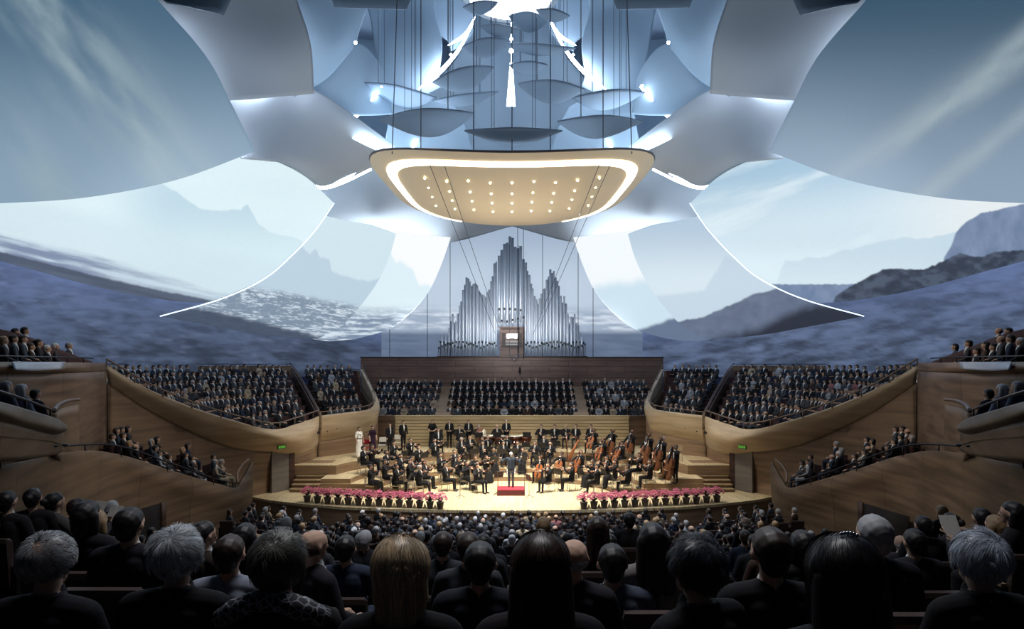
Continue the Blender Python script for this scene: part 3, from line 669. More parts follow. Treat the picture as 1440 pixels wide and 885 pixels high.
I2 = [(448, 622, 36.3), (479, 617, 37.3), (504, 612, 38.3), (523, 604, 39.1), (531, 590, 40.1), (530, 572, 41.5), (520, 560, 43.9), (510, 545, 46.3)]
I3 = [(447, 670, 36.3), (478, 665, 37.3), (503, 662, 38.3), (522, 658, 39.1), (530, 655, 40.1), (530, 650, 41.5), (520, 640, 43.9), (510, 630, 46.3)]
X = lambda p: np.array(P(*p))
A_, B_, C_, F_pt = X((150, 514, 25)), X((382, 604, 31)), X((449, 586, 35.6)), X((522, 577, 38.5))
A_ = A_ + [-0.1, 0, -1.35]; B_ = B_ + [-.25, .1, -.8]; C_ = C_ + [-.1, .1, -.8]; F_pt = F_pt + [-.3, .2, -.8]
D_ = np.array([-14.9, 44.3, 5.1]); G_ = np.array([-11.0, 46.0, 5.05])
def level_row(k, K, outer):
    t = k / (K - 1)
    if outer: a = B_ * (1 - t) + A_ * t + np.array([-1.05 - .7 * t, .35, 0]); b = C_ * (1 - t) + D_ * t + np.array([-.3, -.1, 0]); bulge = -3.4 * t - 0.3
    else: a = C_ * (1 - t) + D_ * t + np.array([.25, 1.0, 0]); b = F_pt * (1 - t) + G_ * t + np.array([-.35, .9, 0]); bulge = 0.5 * t
    z = 2.75 + (5.08 - 2.75) * t
    n = 30; s = np.linspace(0, 1, n)[:, None]; p = a * (1 - s) + b * s
    if outer: p[:, 0] += (bulge * 4 * s * (1 - s))[:, 0]
    else: p[:, 1] += (bulge * 4 * s * (1 - s))[:, 0]
    p[:, 2] = z; return p
TERR = {}
for side, fl in sides:
    sg = SIDE[side]
    def mirr(p): q = np.array(p, float).copy(); q[..., 0] *= (-1 if fl else 1); return q
    t = empty('seating_terrace', (0, 0, 0)); tag(t, 'outer %s seating terrace with a pale rounded wooden lip above a door' % side, 'balcony', 'seating terraces')
    patch('front_wall', [R2, R3, R4], M['stage_wall_wood'], 60, 24, 0.12, fl, parent=t)
    patch('rounded_lip', [R0, R1, R2], M['lip_wood'], 60, 16, 0.12, fl, parent=t)
    rail_on(t, [(a, b - 9, d) for a, b, d in R0], fl, 0.035, 60, 6, 0.3)
    i_ = empty('seating_terrace', (0, 0, 0)); tag(i_, 'inner %s seating terrace with a curling wooden lip next to the choir' % side, 'balcony', 'seating terraces')
    patch('front_wall', [I2, I3], M['stage_wall_wood'], 50, 12, 0.12, fl, parent=i_)
    patch('rounded_lip', [I0, I1, I2], M['lip_wood'], 60, 16, 0.12, fl, parent=i_)
    rail_on(i_, [(a, b - 6, d) for a, b, d in I0], fl, 0.03, 50, 7, 0.25)
    # partition between the two terraces
    PT = [(449, 583, 35.6), (441, 568, 37.8), (430, 548, 40.6), (418, 528, 43.6), (408, 516, 46.2)]
    patch('partition', [PT, [(a, b + 22, d) for a, b, d in PT]], M['box_wood'], 30, 6, 0.14, fl, parent=t)
    rail_on(t, [(a, b - 5, d) for a, b, d in PT], fl, 0.04, 30)
    rail_on(t, [(a - 5, b - 3, d + .2) for a, b, d in PT], fl, 0.03, 30)
    # rims behind the last rows
    back = [level_row(6, 7, True)[j] + [-1.0 * (1 - j / 29) - .2, 0.5, 0] for j in (0, 6, 12, 18, 24, 29)]
    for par, bk in ((t, back), (i_, [level_row(5, 6, False)[j] + [0, 0.9, 0] for j in (0, 10, 20, 29)])):
        bk = mirr(np.array(bk)); mb = MB(); ztop = 6.36 if par is t else 5.98
        n = len(bk); q = cr1(bk, 30); v = []
        for p in q: v += [(p[0], p[1], 4.2), (p[0], p[1], ztop - 0.0), (p[0] * 1.006, p[1] + 0.05, ztop), (p[0] * 1.006, p[1] + 0.05, 4.2)]
        f = []
        for k in range(29):
            a = 4 * k
            for u in range(4): f.append((a + u, a + (u + 1) % 4, a + 4 + (u + 1) % 4, a + 4 + u))
        f += [(0, 1, 2, 3), (116, 119, 118, 117)]
        mb.add(v, f, 0, False); mb.build('rear_parapet', M['wall_wood'], par)
        mb = MB(); mb.tube([(p[0], p[1], ztop + 0.12) for p in q], 0.02, 5); mb.build('rear_rail', M['dark_metal'], par)
    for outer, K, par in ((True, 7, t), (False, 6, i_)):
        rows = [mirr(level_row(k, K, outer)) for k in range(K)]; TERR[side, outer] = rows
        seq = []
        toward = np.array([sg * -0.55, -0.25, 0]) if outer else np.array([sg * -.1, -.55, 0])
        for k, r in enumerate(rows):
            fr = r + toward; seq.append(fr + [0, 0, -0.12 if k == 0 else rows[k - 1][0][2] - r[0][2]]); seq.append(fr)
        seq.append(rows[-1] - toward * 1.6)
        v = [tuple(p) for L_ in seq for p in L_]; n = 30
        f = [(i * n + j, i * n + j + 1, (i + 1) * n + j + 1, (i + 1) * n + j) for i in range(len(seq) - 1) for j in range(n - 1)]
        link('terrace_floor', mesh_from('terrace_floor', v, f, M['terrace_floor'], False), par)
        for k, r in enumerate(rows):
            dirv = -toward / np.linalg.norm(toward)
            v = []
            for p in r:
                b0 = p + dirv * 0.30; 
                for off, z in ((-.22, .36), (-.22, .42), (.20, .42), (.27, .92), (.34, .92), (.30, .40)): q = p + dirv * off; v.append((q[0], q[1], p[2] + z))
            f = [(i * 6 + u, i * 6 + (u + 1) % 6, (i + 1) * 6 + (u + 1) % 6, (i + 1) * 6 + u) for i in range(29) for u in range(6)] + [(0, 1, 2, 3, 4, 5), tuple(29 * 6 + u for u in (5, 4, 3, 2, 1, 0))]
            link('bench', mesh_from('bench', v, f, M['seat_fabric'], False), par)

    # ---- doors and exit signs beside the stage
    dx0, dx1 = X((379, 692, 32.05)), X((412, 690, 33.35))
    if fl: dx0[0] *= -1; dx1[0] *= -1
    th = math.atan2(dx1[1] - dx0[1], dx1[0] - dx0[0]); w = float(np.hypot(*(dx1 - dx0)[:2]))
    dr = empty('door_1' if side == 'left' else 'door_2', (dx0[0], dx0[1], 0.0), th if not fl else th)
    tag(dr, kind='structure')
    sy = -1 if not fl else 1      # towards the hall in local y
    def lb(name, x0, x1, ya, yb, z0, z1, mat, par): mb = MB(); ya, yb = sorted((ya, yb)); mb.box(x0, x1, ya, yb, z0, z1); return mb.build(name, mat, par)
    lb('door_leaf', 0.06, w - 0.34, sy * -0.02, sy * 0.10, 0, 2.06, M['grey_door'], dr)
    lb('door_reveal', w - 0.34, w, sy * -0.05, sy * 0.13, 0, 2.1, M['dark_wood'], dr)
    lb('door_header', -0.02, w, sy * -0.05, sy * 0.13, 2.06, 2.14, M['dark_wood'], dr)
    sg_ = empty('exit_sign', P((1440 - 396) if fl else 396, 629, 31.6), th); tag(sg_, 'small green lit exit sign above the %s stage door' % side, 'sign', 'exit signs')
    lb('housing', -0.24, 0.24, -0.03, 0.03, -0.09, 0.09, M['exit_dark'], sg_)
    for x0, x1, z0, z1 in ((-.2, -.13, -.05, .05), (-.09, -.02, -.05, .05), (.02, .09, -.05, .05), (.13, .2, -.05, .05), (-.2, .2, .05, .062)):
        lb('lit_mark', x0, x1, sy * 0.031, sy * 0.036, z0, z1, M['exit_glow'], sg_)
    mb = MB(); mb.tube([(0, -sy * 0.02, 0), (0, -sy * 1.2, 0)], 0.02, 6); mb.build('bracket', M['dark_metal'], sg_)

    # ---- lower side box
    b_ = empty('side_balcony', (0, 0, 0)); tag(b_, 'low %s side balcony with a long curved wooden front and a dark doorway' % side, 'balcony', 'side balconies')
    L0 = [(-150, 676, 10), (0, 655, 13.5), (110, 635, 18), (170, 640, 21), (235, 660, 23.5), (300, 679, 25.8), (332, 686, 27), (343, 672, 27.7), (356, 650, 28.4)]
    L1 = [(-150, 692, 9.95), (0, 668, 13.45), (110, 648, 17.95), (170, 655, 20.9), (235, 677, 23.4), (300, 697, 25.7), (333, 702, 26.9), (346, 690, 27.6), (357, 668, 28.35)]
    L2 = [(-150, 740, 10.0), (0, 712, 13.55), (110, 690, 18.05), (170, 692, 21.05), (235, 706, 23.55), (300, 722, 25.85), (332, 724, 27.0), (345, 715, 27.65), (355, 700, 28.4)]
    L3 = [(-150, 960, 10.0), (0, 860, 13.55), (110, 810, 18.05), (170, 785, 21.1), (235, 772, 23.6), (300, 762, 25.9), (331, 757, 27.0), (343, 752, 27.7), (351, 747, 28.4)]
    patch('front_wall', [L0, L1, L2, L3], M['box_wood'], 80, 26, 0.15, fl, parent=b_)
    rail_on(b_, [(-150, 658, 10), (0, 641, 13.5), (75, 630, 16.5), (120, 625.5, 18.5), (170, 628, 21), (235, 650, 23.5), (300, 673, 25.8), (331, 680, 27)], fl, 0.03, 50, 7, 0.42, mat=M['dark_metal'])
    rail_on(b_, [(334, 680, 27.1), (334, 666, 27.5), (341, 654, 28.0), (350, 646, 28.4)], fl, 0.05, 14, name='curled_rail')
    # floor of the box
    fr = mirr(np.array([X(p) - [0.6, 0, 0.7] for p in L0[1:8]])); ot = mirr(np.array([X(p) - [3.6, 0, 0.75] for p in L0[1:8]]))
    v = [tuple(p) for p in cr1(fr, 20)] + [tuple(p) for p in cr1(ot, 20)]; link('box_floor', mesh_from('box_floor', v, [(j, j + 1, 21 + j, 20 + j) for j in range(19)], M['terrace_floor'], False), b_)
    # doorway in its front: flat dark sheet, the unlit depth put into its colour
    dq = [(163, 727, 20.35), (233, 706, 23.15), (233, 768, 23.15), (163, 780, 20.35)]
    patch('doorway', [[dq[0], dq[1]], [dq[3], dq[2]]], M['void_dark'], 4, 4, 0.05, fl, parent=b_)
    patch('door_reveal', [[(228, 707.5, 22.85), (234, 705, 23.1)], [(228, 768, 22.85), (234, 768, 23.1)]], M['dark_wood'], 4, 4, 0.08, fl, parent=b_)
    # ---- upper side wall and the two upper boxes
    W0 = [(-150, 508, 12), (0, 509, 15), (60, 509.5, 17.5), (112, 510, 20), (150, 511, 24.9)]
    W1 = [(a, 524 + 2 * math.sin(i), d) for i, (a, b, d) in enumerate(W0)]
    W2 = [(a, 760, d + 0.15) for a, b, d in W0]
    tag(patch('wall_side_' + side, [W1, [(a, 600, d + .15) for a, b, d in W0], W2], M['wall_wood'], 30, 14, 0.2, fl), kind='structure')
    u_ = empty('upper_balcony', (0, 0, 0)); tag(u_, 'topmost %s balcony at the picture edge with a pale rounded fascia' % side, 'balcony', 'upper balconies')
    patch('fascia', [W0, [(-150, 516, 11.8), (0, 517, 14.8), (60, 519, 17.3), (112, 517, 19.8), (150, 515, 24.8)], W1], M['wall_wood'], 30, 8, 0.15, fl, parent=u_)
    patch('reflection_patch', [[(18, 508.5, 15.3), (50, 509, 16.6), (92, 509, 18.6)], [(22, 520, 15.1), (50, 521.5, 16.4), (88, 519, 18.2)]], M['reflection_paint'], 16, 5, 0.03, fl, parent=u_)  # light reflected on the fascia, painted as a pale patch
    rail_on(u_, [(-150, 497, 12.2), (0, 501, 15.2), (60, 502, 17.6), (104, 503, 20), (131, 504, 21)], fl, 0.022, 30, 5, 0.2, mat=M['dark_metal'])
    patch('seat_back_wall', [[(-150, 430, 14), (0, 463, 17.5), (40, 474, 18.5), (75, 488, 20), (130, 509, 22)], [(-150, 520, 14), (0, 520, 17.5), (40, 520, 18.5), (75, 520, 20), (130, 522, 22)]], M['seat_fabric'], 24, 5, 0.1, fl, parent=u_)
    fr = mirr(np.array([X(p) for p in W0[:4]])); ot = mirr(np.array([X(p) - [4, -2, 0.0] for p in W0[:4]]))
    v = [tuple(p + [0, 0, -0.35]) for p in cr1(fr, 12)] + [tuple(p + [0, 0, -0.35]) for p in cr1(ot, 12)]; link('balcony_floor', mesh_from('balcony_floor', v, [(j, j + 1, 13 + j, 12 + j) for j in range(11)], M['terrace_floor'], False), u_)
    m_ = empty('middle_balcony', (0, 0, 0)); tag(m_, 'middle %s balcony with a thick sloping pale wooden lip' % side, 'balcony', 'middle balconies')
    E0 = [(-150, 532, 8), (-60, 550, 9), (0, 565, 10), (45, 578, 12), (78, 588, 14.5), (93, 597, 16.5)]
    E1 = [(-150, 546, 7.9), (-60, 566, 8.9), (0, 580, 9.9), (45, 594, 11.9), (80, 603, 14.3), (95, 604, 16.4)]
    E2 = [(-150, 560, 8.3), (-60, 578, 9.3), (0, 592, 10.4), (45, 604, 12.5), (76, 611, 15.2), (90, 608, 17.2)]
    E3 = [(-150, 660, 8.6), (-60, 655, 9.6), (0, 650, 10.7), (45, 645, 12.8), (76, 640, 15.5), (90, 634, 17.5)]
    E0, E1, E2, E3 = [[(a, b, d * .86) for a, b, d in E] for E in (E0, E1, E2, E3)]
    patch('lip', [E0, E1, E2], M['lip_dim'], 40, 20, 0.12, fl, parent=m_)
    patch('under_wall', [E2, E3], M['box_wood'], 40, 8, 0.12, fl, parent=m_)
    rail_on(m_, [(-150, 512, 6.9), (-60, 534, 7.7), (0, 551, 8.6), (40, 564, 10.3), (76, 578, 12.5)], fl, 0.022, 30, 7, 0.25, mat=M['dark_metal'])
    rail_on(m_, [(76, 578, 12.5), (82, 570, 15), (95, 564, 17.5), (111, 562, 18.8)], fl, 0.05, 14, name='curled_rail')
    patch('end_panel', [[(80, 583, 16.2), (90, 574, 17.3), (112, 569, 18.9)], [(80, 640, 16.2), (90, 655, 17.3), (112, 660, 18.9)]], M['box_wood'], 12, 8, 0.1, fl, parent=m_)
    fr = mirr(np.array([X(p) - [0.1, 0, 0.45] for p in E0])); ot = mirr(np.array([X(p) - [3.4, 0, 0.45] for p in E0]))
    v = [tuple(p) for p in cr1(fr, 12)] + [tuple(p) for p in cr1(ot, 12)]; link('box_floor', mesh_from('box_floor', v, [(j, j + 1, 13 + j, 12 + j) for j in range(11)], M['terrace_floor'], False), m_)
# ================================================================ people
def capsule(mb, p0, r0, p1, r1, seg=12, m=0):
    p0 = np.array(p0, float); p1 = np.array(p1, float); ax = p1 - p0; Ln = np.linalg.norm(ax)
    t = ax / Ln if Ln > 1e-6 else np.array([0, 0, 1.0]); a = np.array([0, 0, 1.0]) if abs(t[2]) < .9 else np.array([1.0, 0, 0])
    x = np.cross(t, a); x /= np.linalg.norm(x); y = np.cross(t, x); rings = []
    for k in range(1, 4): al = PI / 2 * k / 3; rings.append((p0 - t * r0 * math.cos(al), r0 * math.sin(al)))
    for k in range(0, 3): al = PI / 2 * k / 3; rings.append((p1 + t * r1 * math.sin(al), r1 * math.cos(al)))
    v = []; 
    for c, r in rings:
        for k in range(seg): an = 2 * PI * k / seg; v.append(c + (x * math.cos(an) + y * math.sin(an)) * r)
    v.append(p0 - t * r0); v.append(p1 + t * r1); n = len(rings); f = []
    for i in range(n - 1):
        for k in range(seg): f.append((i * seg + k, i * seg + (k + 1) % seg, (i + 1) * seg + (k + 1) % seg, (i + 1) * seg + k))
    for k in range(seg): f.append((n * seg, (k + 1) % seg, k)); f.append((n * seg + 1, (n - 1) * seg + k, (n - 1) * seg + (k + 1) % seg))
    mb.add(v, f, m, True)
def remesh(prims, voxel, it=2, seg=12):
    mb = MB()
    for p in prims: capsule(mb, p[0], p[1], p[2], p[3], seg)
    me = mb.mesh('tmp', []); o = bpy.data.objects.new('tmp', me); C.objects.link(o)
    r = o.modifiers.new('r', 'REMESH'); r.mode = 'VOXEL'; r.voxel_size = voxel
    s = o.modifiers.new('s', 'SMOOTH'); s.factor = 0.5; s.iterations = it
    dg = bpy.context.evaluated_depsgraph_get(); ev = o.evaluated_get(dg); m2 = bpy.data.meshes.new_from_object(ev)
    V = np.zeros(len(m2.vertices) * 3); m2.vertices.foreach_get('co', V); V = V.reshape(-1, 3)
    Fc = [tuple(p.vertices) for p in m2.polygons]
    bpy.data.objects.remove(o); bpy.data.meshes.remove(m2); bpy.data.meshes.remove(me)
    return V, Fc
def classify(V, Fc, prims):
    fc = np.array([V[list(f)].mean(0) for f in Fc]); best = np.full(len(fc), 1e9); t_ = np.zeros(len(fc), int)
    for p in prims:
        p0 = np.array(p[0], float); p1 = np.array(p[2], float); ax = p1 - p0; L2 = ax @ ax
        s = np.clip(((fc - p0) @ ax) / L2, 0, 1) if L2 > 1e-9 else np.zeros(len(fc))
        d = np.linalg.norm(fc - (p0 + s[:, None] * ax), axis=1) - (p[1] + (p[3] - p[1]) * s) - (p[5] if len(p) > 5 else 0)
        w = d < best; best[w] = d[w]; t_[w] = p[4]
    return t_
SK, SU, SH_, SHOE, HAIR, TR, EYE, LIP = 0, 1, 2, 3, 4, 5, 6, 7
def hand(mb, w, d, side, curl=0.5, m=SK):
    """palm, four unequal bent fingers and a thumb from its side"""
    w = Vector(w); d = Vector(d).normalized(); up = Vector((0, 0, 1)) if abs(d.z) < .8 else Vector((0, 1, 0))
    sx = d.cross(up).normalized() * side; n = sx.cross(d).normalized() * side
    if n.z > 0: n = -n
    capsule(mb, w, .024, w + d * .075, .03, 8, m); capsule(mb, w + d * .02 + sx * .015, .016, w + d * .08 + sx * .025, .016, 6, m)
    for k, L_ in enumerate((.070, .080, .074, .056)):
        a = w + d * .085 + sx * (.030 - .020 * k); b = a + (d * (1 - curl * .4) + n * curl * .6) * L_ * .55; c = b + (d * (1 - curl) + n * curl) * L_ * .5
        capsule(mb, a, .0095, b, .0088, 6, m); capsule(mb, b, .0088, c, .0072, 6, m)
    a = w + d * .03 + sx * .03; b = a + (d * .6 + sx * .8).normalized() * .04; c = b + (d * .9 + n * curl * .5).normalized() * .032
    capsule(mb, a, .012, b, .011, 6, m); capsule(mb, b, .011, c, .008, 6, m)
def figure(pose, fem=False, style='short', voxel=.02, coat=False, apart=.0, slim=1.0, lean=0.0):
    """returns list of (V, F, tags) pieces: 'body', 'hair'"""
    stand = pose in ('stand', 'bass', 'conduct', 'hold'); dz = 0.44 if stand else 0.0
    sh = .165 if fem else .19; P_ = []
    tro = TR if coat else SU
    hw = .085 if not fem else .09
    def ty(z): return lean * (z - .5)
    P_.append(((-hw, 0, .54 + dz), .115, (hw, 0, .54 + dz), .115, tro))
    for s in (-1, 1):
        P_.append(((s * .06, ty(.6), .56 + dz), .105 * slim, (s * .075, ty(.95) - .005, .95 + dz), .112 * slim if not fem else .098, SU))
        P_.append(((s * .04, ty(1) - .01, 1.03 + dz), .07, (s * (sh - .015), ty(1) - .015, 1.02 + dz), .058, SU))
    if fem: P_.append(((-.06, .075, .93 + dz), .06, (.06, .075, .93 + dz), .06, SU))
    hy = ty(1.2)
    P_.append(((0, hy * .8 - .006, 1.068 + dz), .052, (0, hy + .005, 1.15 + dz), .05, SK))
    hz = 1.235 + dz
    P_.append(((0, hy - .018, hz + .005), .088, (0, hy + .018, hz + .008), .085, SK))
    P_.append(((0, hy + .040, hz - .035), .062, (0, hy + .062, hz - .085), .036, SK))
    P_.append(((0, hy + .098, hz - .01), .010, (0, hy + .112, hz - .038), .015, SK))
    for s in (-1, 1): P_.append(((s * .086, hy, hz - .01), .014, (s * .088, hy - .006, hz - .035), .011, SK))
    if not stand:
        ka = .11 + apart
        for s in (-1, 1):
            P_.append(((s * .09, .03, .53), .088, (s * ka, .43, .51), .062, tro)); P_.append(((s * ka, .43, .51), .060, (s * ka, .45, .11), .044, tro))
            P_.append(((s * ka, .44, .06), .042, (s * (ka + .01), .6, .038), .032, SHOE))
        if fem and coat:
            P_.append(((-.05, .1, .52), .13, (-.07, .42, .48), .12, tro)); P_.append(((.05, .1, .52), .13, (.07, .42, .48), .12, tro))
            for s in (-1, 0, 1): P_.append(((s * .08, .42, .45), .12, (s * .13, .47, .12), .11, tro))
    else:
        for s in (-1, 1):
            P_.append(((s * .09, 0, .95), .095, (s * .095, .02, .5), .062, tro)); P_.append(((s * .095, .02, .5), .060, (s * .10, -.01, .11), .045, tro))
            P_.append(((s * .10, -.01, .06), .042, (s * .115, .14, .038), .034, SHOE))
        if fem:
            for s in (-1, 1): P_.append(((s * .06, 0, .95), .12, (s * .12, .02, .14), .13, tro))
            P_.append(((0, 0, .95), .12, (0, .02, .13), .17, tro))
    if coat and not fem:      # white shirt front between the lapels
        P_.append(((0, .085, 1.03 + dz), .030, (0, .118, .74 + dz), .016, SH_, .012)); P_.append(((0, .05, 1.10 + dz), .035, (0, .055, 1.08 + dz), .035, SH_))
    elif not fem:
        P_.append(((0, .078, 1.04 + dz), .028, (0, .105, .9 + dz), .016, SH_, .006)); P_.append(((0, .02, 1.09 + dz), .056, (0, .025, 1.075 + dz), .058, SH_))
    A = {'lap': ((.255, .03, .79), (.10, .27, .66), (-.35, .9, -.1)), 'stand': ((.25, -.01, 1.20), (.255, .08, .97), (0, .25, -1)), 'hold': ((.25, -.01, 1.20), (.13, .22, 1.10), (-.8, .4, 0))}
    arm = {}
    if pose in A: e, w, d = A[pose]; arm = {s: ((s * e[0], e[1], e[2]), (s * w[0], w[1], w[2]), (s * d[0], d[1], d[2])) for s in (-1, 1)}
    elif pose == 'violin': arm = {-1: ((-.24, .22, .86), (-.24, .44, 1.07), (.2, .5, .8)), 1: ((.38, .14, .88), (.10, .38, 1.03), (-.6, .6, -.1))}
    elif pose == 'cello': arm = {-1: ((-.34, .14, .95), (-.14, .27, 1.10), (.7, .2, .3)), 1: ((.38, .16, .84), (.26, .42, .72), (-.6, .6, -.3))}
    elif pose == 'wind': arm = {-1: ((-.30, .12, .80), (-.06, .32, .92), (.6, .6, .1)), 1: ((.30, .12, .80), (.06, .36, .84), (-.6, .6, .1))}
    elif pose == 'flute': arm = {-1: ((-.22, .2, .86), (.06, .30, 1.11), (.7, .4, .3)), 1: ((.38, .05, .98), (.32, .22, 1.12), (-.1, .9, .2))}
    elif pose == 'bass': arm = {-1: ((-.36, .18, 1.42), (-.16, .32, 1.56), (.7, .2, .4)), 1: ((.34, .16, 1.2), (.22, .42, 1.06), (-.6, .5, -.4))}
    elif pose == 'conduct': arm = {-1: ((-.40, .12, 1.28), (-.50, .36, 1.42), (-.1, .9, .2)), 1: ((.40, .12, 1.28), (.50, .34, 1.46), (0, .9, .3))}
    elif pose == 'paper': arm = {s: ((s * .26, .1, .82), (s * .12, .36, .95), (s * -.2, .7, .5)) for s in (-1, 1)}
    bare = fem and coat
    for s, (e, w, d) in arm.items():
        S_ = (s * sh, ty(1) - .015, 1.01 + dz)
        P_.append((S_, .058, e, .044, SU)); P_.append((e, .042, w, .030, SK if (bare and pose != 'violin') else SU))
    V, Fc = remesh(P_, voxel, 2)
    tg = classify(V, Fc, P_)
    V = V.tolist(); Fc = list(Fc); tg = list(tg); sm = [True] * len(Fc)
    mb = MB(); mb.v = [tuple(x) for x in V]; mb.f = Fc; mb.m = tg; mb.sm = sm
    for s, (e, w, d) in arm.items(): hand(mb, w, d, s if s > 0 else -1, .55)
    for s in (-1, 1):
        mb.ball((s * .030, hy + .089, hz - .006), .012, .007, .007, 6, EYE)
    capsule(mb, (-.022, hy + .089, hz - .068), .006, (.022, hy + .089, hz - .068), .006, 6, LIP)
    # hair
    Hp = []
    if style != 'bald':
        Hp += [((0, hy - .024, hz + .018), .093, (0, hy + .006, hz + .030), .086, HAIR), ((0, hy - .045, hz - .02), .076, (0, hy - .042, hz - .045), .068, HAIR)]
        if style == 'bob': 
            for s in (-1, 1): Hp += [((s * .055, hy - .03, hz + .0), .05, (s * .07, hy - .015, hz - .105), .036, HAIR)]
            Hp += [((0, hy - .06, hz), .07, (0, hy - .055, hz - .12), .05, HAIR)]
        if style == 'long':
            for s in (-1, 0, 1): Hp += [((s * .055, hy - .04, hz), .056, (s * .075, hy - .075, hz - .28), .05, HAIR)]
        if style == 'bun': Hp += [((0, hy - .12, hz + .02), .04, (0, hy - .125, hz + .01), .04, HAIR)]
    else:
        for s in (-1, 1): Hp += [((s * .06, hy - .01, hz - .03), .034, (s * .03, hy - .06, hz - .03), .045, HAIR)]
        Hp += [((-.03, hy - .06, hz - .03), .045, (.03, hy - .06, hz - .03), .045, HAIR)]
    HV, HF = remesh(Hp, max(.009, voxel * .6), 1)
    return mb, HV, HF
def suit_mat(name):
    m, nt, b = nodes(name)
    oi = nn(nt, 'ShaderNodeObjectInfo'); no = nn(nt, 'ShaderNodeTexNoise'); no.inputs['Scale'].default_value = 14
    tc = nn(nt, 'ShaderNodeTexCoord'); nt.links.new(tc.outputs['Object'], no.inputs['Vector'])
    hs = nn(nt, 'ShaderNodeHueSaturation'); ma = nn(nt, 'ShaderNodeMath', operation='MULTIPLY_ADD'); ma.inputs[1].default_value = .5; ma.inputs[2].default_value = .75
    nt.links.new(no.outputs['Fac'], ma.inputs[0]); nt.links.new(ma.outputs[0], hs.inputs['Value']); nt.links.new(oi.outputs['Color'], hs.inputs['Color'])
    nt.links.new(hs.outputs[0], b.inputs['Base Color']); b.inputs['Roughness'].default_value = .85; b.inputs['Specular IOR Level'].default_value = .2
    return m
M['suit'] = suit_mat('cloth'); M['skin'] = plain('skin', (196, 160, 138), .6, var=.05, spec=.3); M['shirt'] = plain('white_shirt', (226, 226, 224), .8, var=.03)
M['shoe'] = plain('black_leather', (18, 17, 18), .35); M['eye'] = plain('dark_eye', (30, 22, 20), .3); M['lip'] = plain('lips', (160, 98, 88), .5)
HC = {'black': (24, 20, 22), 'dark brown': (46, 32, 26), 'grey': (150, 150, 152), 'blond': (158, 130, 96), 'white': (196, 196, 200)}
for k, c in HC.items(): M['hair_' + k] = plain('hair_' + k.replace(' ', '_'), c, .5, var=.25, scale=40)
def body_mats(h): return [M['skin'], M['suit'], M['shirt'], M['shoe'], M['hair_' + h], M['suit'], M['eye'], M['lip']]
_one = {}
def one_mesh(pose, fem, style, hair, voxel=.022):
    """whole person, hair included, in one mesh (distant crowd)"""
    key = (pose, fem, style)
    if key not in _one:
        mb, HV, HF = figure(pose, fem, style, voxel); o = len(mb.v)
        mb.add([tuple(v) for v in HV], HF, HAIR, True); me = mb.mesh('person', body_mats('black')); _one[key] = {'black': me}
    d = _one[key]
    if hair not in d:
        me = d['black'].copy(); me.materials[HAIR] = M['hair_' + hair]; d[hair] = me
    return d[hair]
_kit = {}
def kit(pose, fem, style, hair, voxel=.011, apart=0.0, coat=True, black=True):
    """person with hair and coat as child meshes"""
    key = (pose, fem, style, voxel, apart, coat)
    if key not in _kit:
        mb, HV, HF = figure(pose, fem, style, voxel, coat, apart)
        body = mb.mesh('body', body_mats('black')); hm = mesh_from('hair', HV, HF, M['hair_black'])
        V = np.array(mb.v); body.calc_loop_triangles() if hasattr(body, 'calc_loop_triangles') else None
        nv = np.zeros(len(body.vertices) * 3); body.vertices.foreach_get('normal', nv); nv = nv.reshape(-1, 3)
        idx = {}; nf = []
        for f, t in zip(mb.f, mb.m):
            if t == SU and len(f) == 4: nf.append(tuple(idx.setdefault(i, len(idx)) for i in f))
        order = sorted(idx, key=idx.get); cv = V[order] + nv[order] * .009
        cm = mesh_from('coat', cv, nf, M['suit']) if nf else None
        _kit[key] = (body, {'black': hm}, cm)
    b, hd, cm = _kit[key]
    if hair not in hd: h2 = hd['black'].copy(); h2.materials[0] = M['hair_' + hair]; hd[hair] = h2
    return b, hd[hair], cm
def person(pose, fem, style, hair, loc, rz, label, group, color=(.012, .012, .015, 1), voxel=.011, apart=0.0, cname='tailcoat', scale=1.0, coat=True):
    b, h, c = kit(pose, fem, style, hair, voxel, apart, coat)
    o = link('person', b, None, loc, rz); o.scale = (scale,) * 3; o.color = color
    link('hair', h, o)
    if c: q = link(cname, c, o); q.color = color
    tag(o, label, 'person', group); return o
# ---------------------------------------------------------------- furniture and instruments
M['varnish'] = plain('orange_varnish', (146, 88, 54), .25, var=.2, scale=8); M['dark_varnish'] = plain('brown_varnish', (104, 64, 42), .25, var=.2, scale=6)
M['ebony'] = plain('ebony', (20, 16, 15), .35); M['brass'] = plain('brass', (190, 150, 76), .25, 1.0, var=.05); M['silver'] = plain('silver_plate', (200, 202, 206), .2, 1.0, var=.03)
M['chair_wood'] = plain('pale_chair', (186, 166, 136), .5); M['chrome'] = plain('chair_chrome', (150, 150, 150), .3, .9, var=.03); M['stand_black'] = plain('stand_black', (44, 44, 48), .5, .2)
M['red_cloth'] = plain('red_carpet', (168, 44, 62), .9); M['paper'] = plain('paper', (228, 226, 218), .8, var=.03)
def fiddle_outline(L_, W, n=40):
    pts = []
    for k in range(n):
        a = 2 * PI * k / n; y = -math.cos(a) * L_ / 2; t = (y / L_ + .5)
        w = W / 2 * (abs(math.sin(a)) ** .55) * (1 - .30 * math.exp(-((t - .55) / .10) ** 2)) * (1.0 - .20 * max(0, t - .5) * 2)
        pts.append((w * (1 if math.sin(a) >= 0 else -1), y))
    return pts
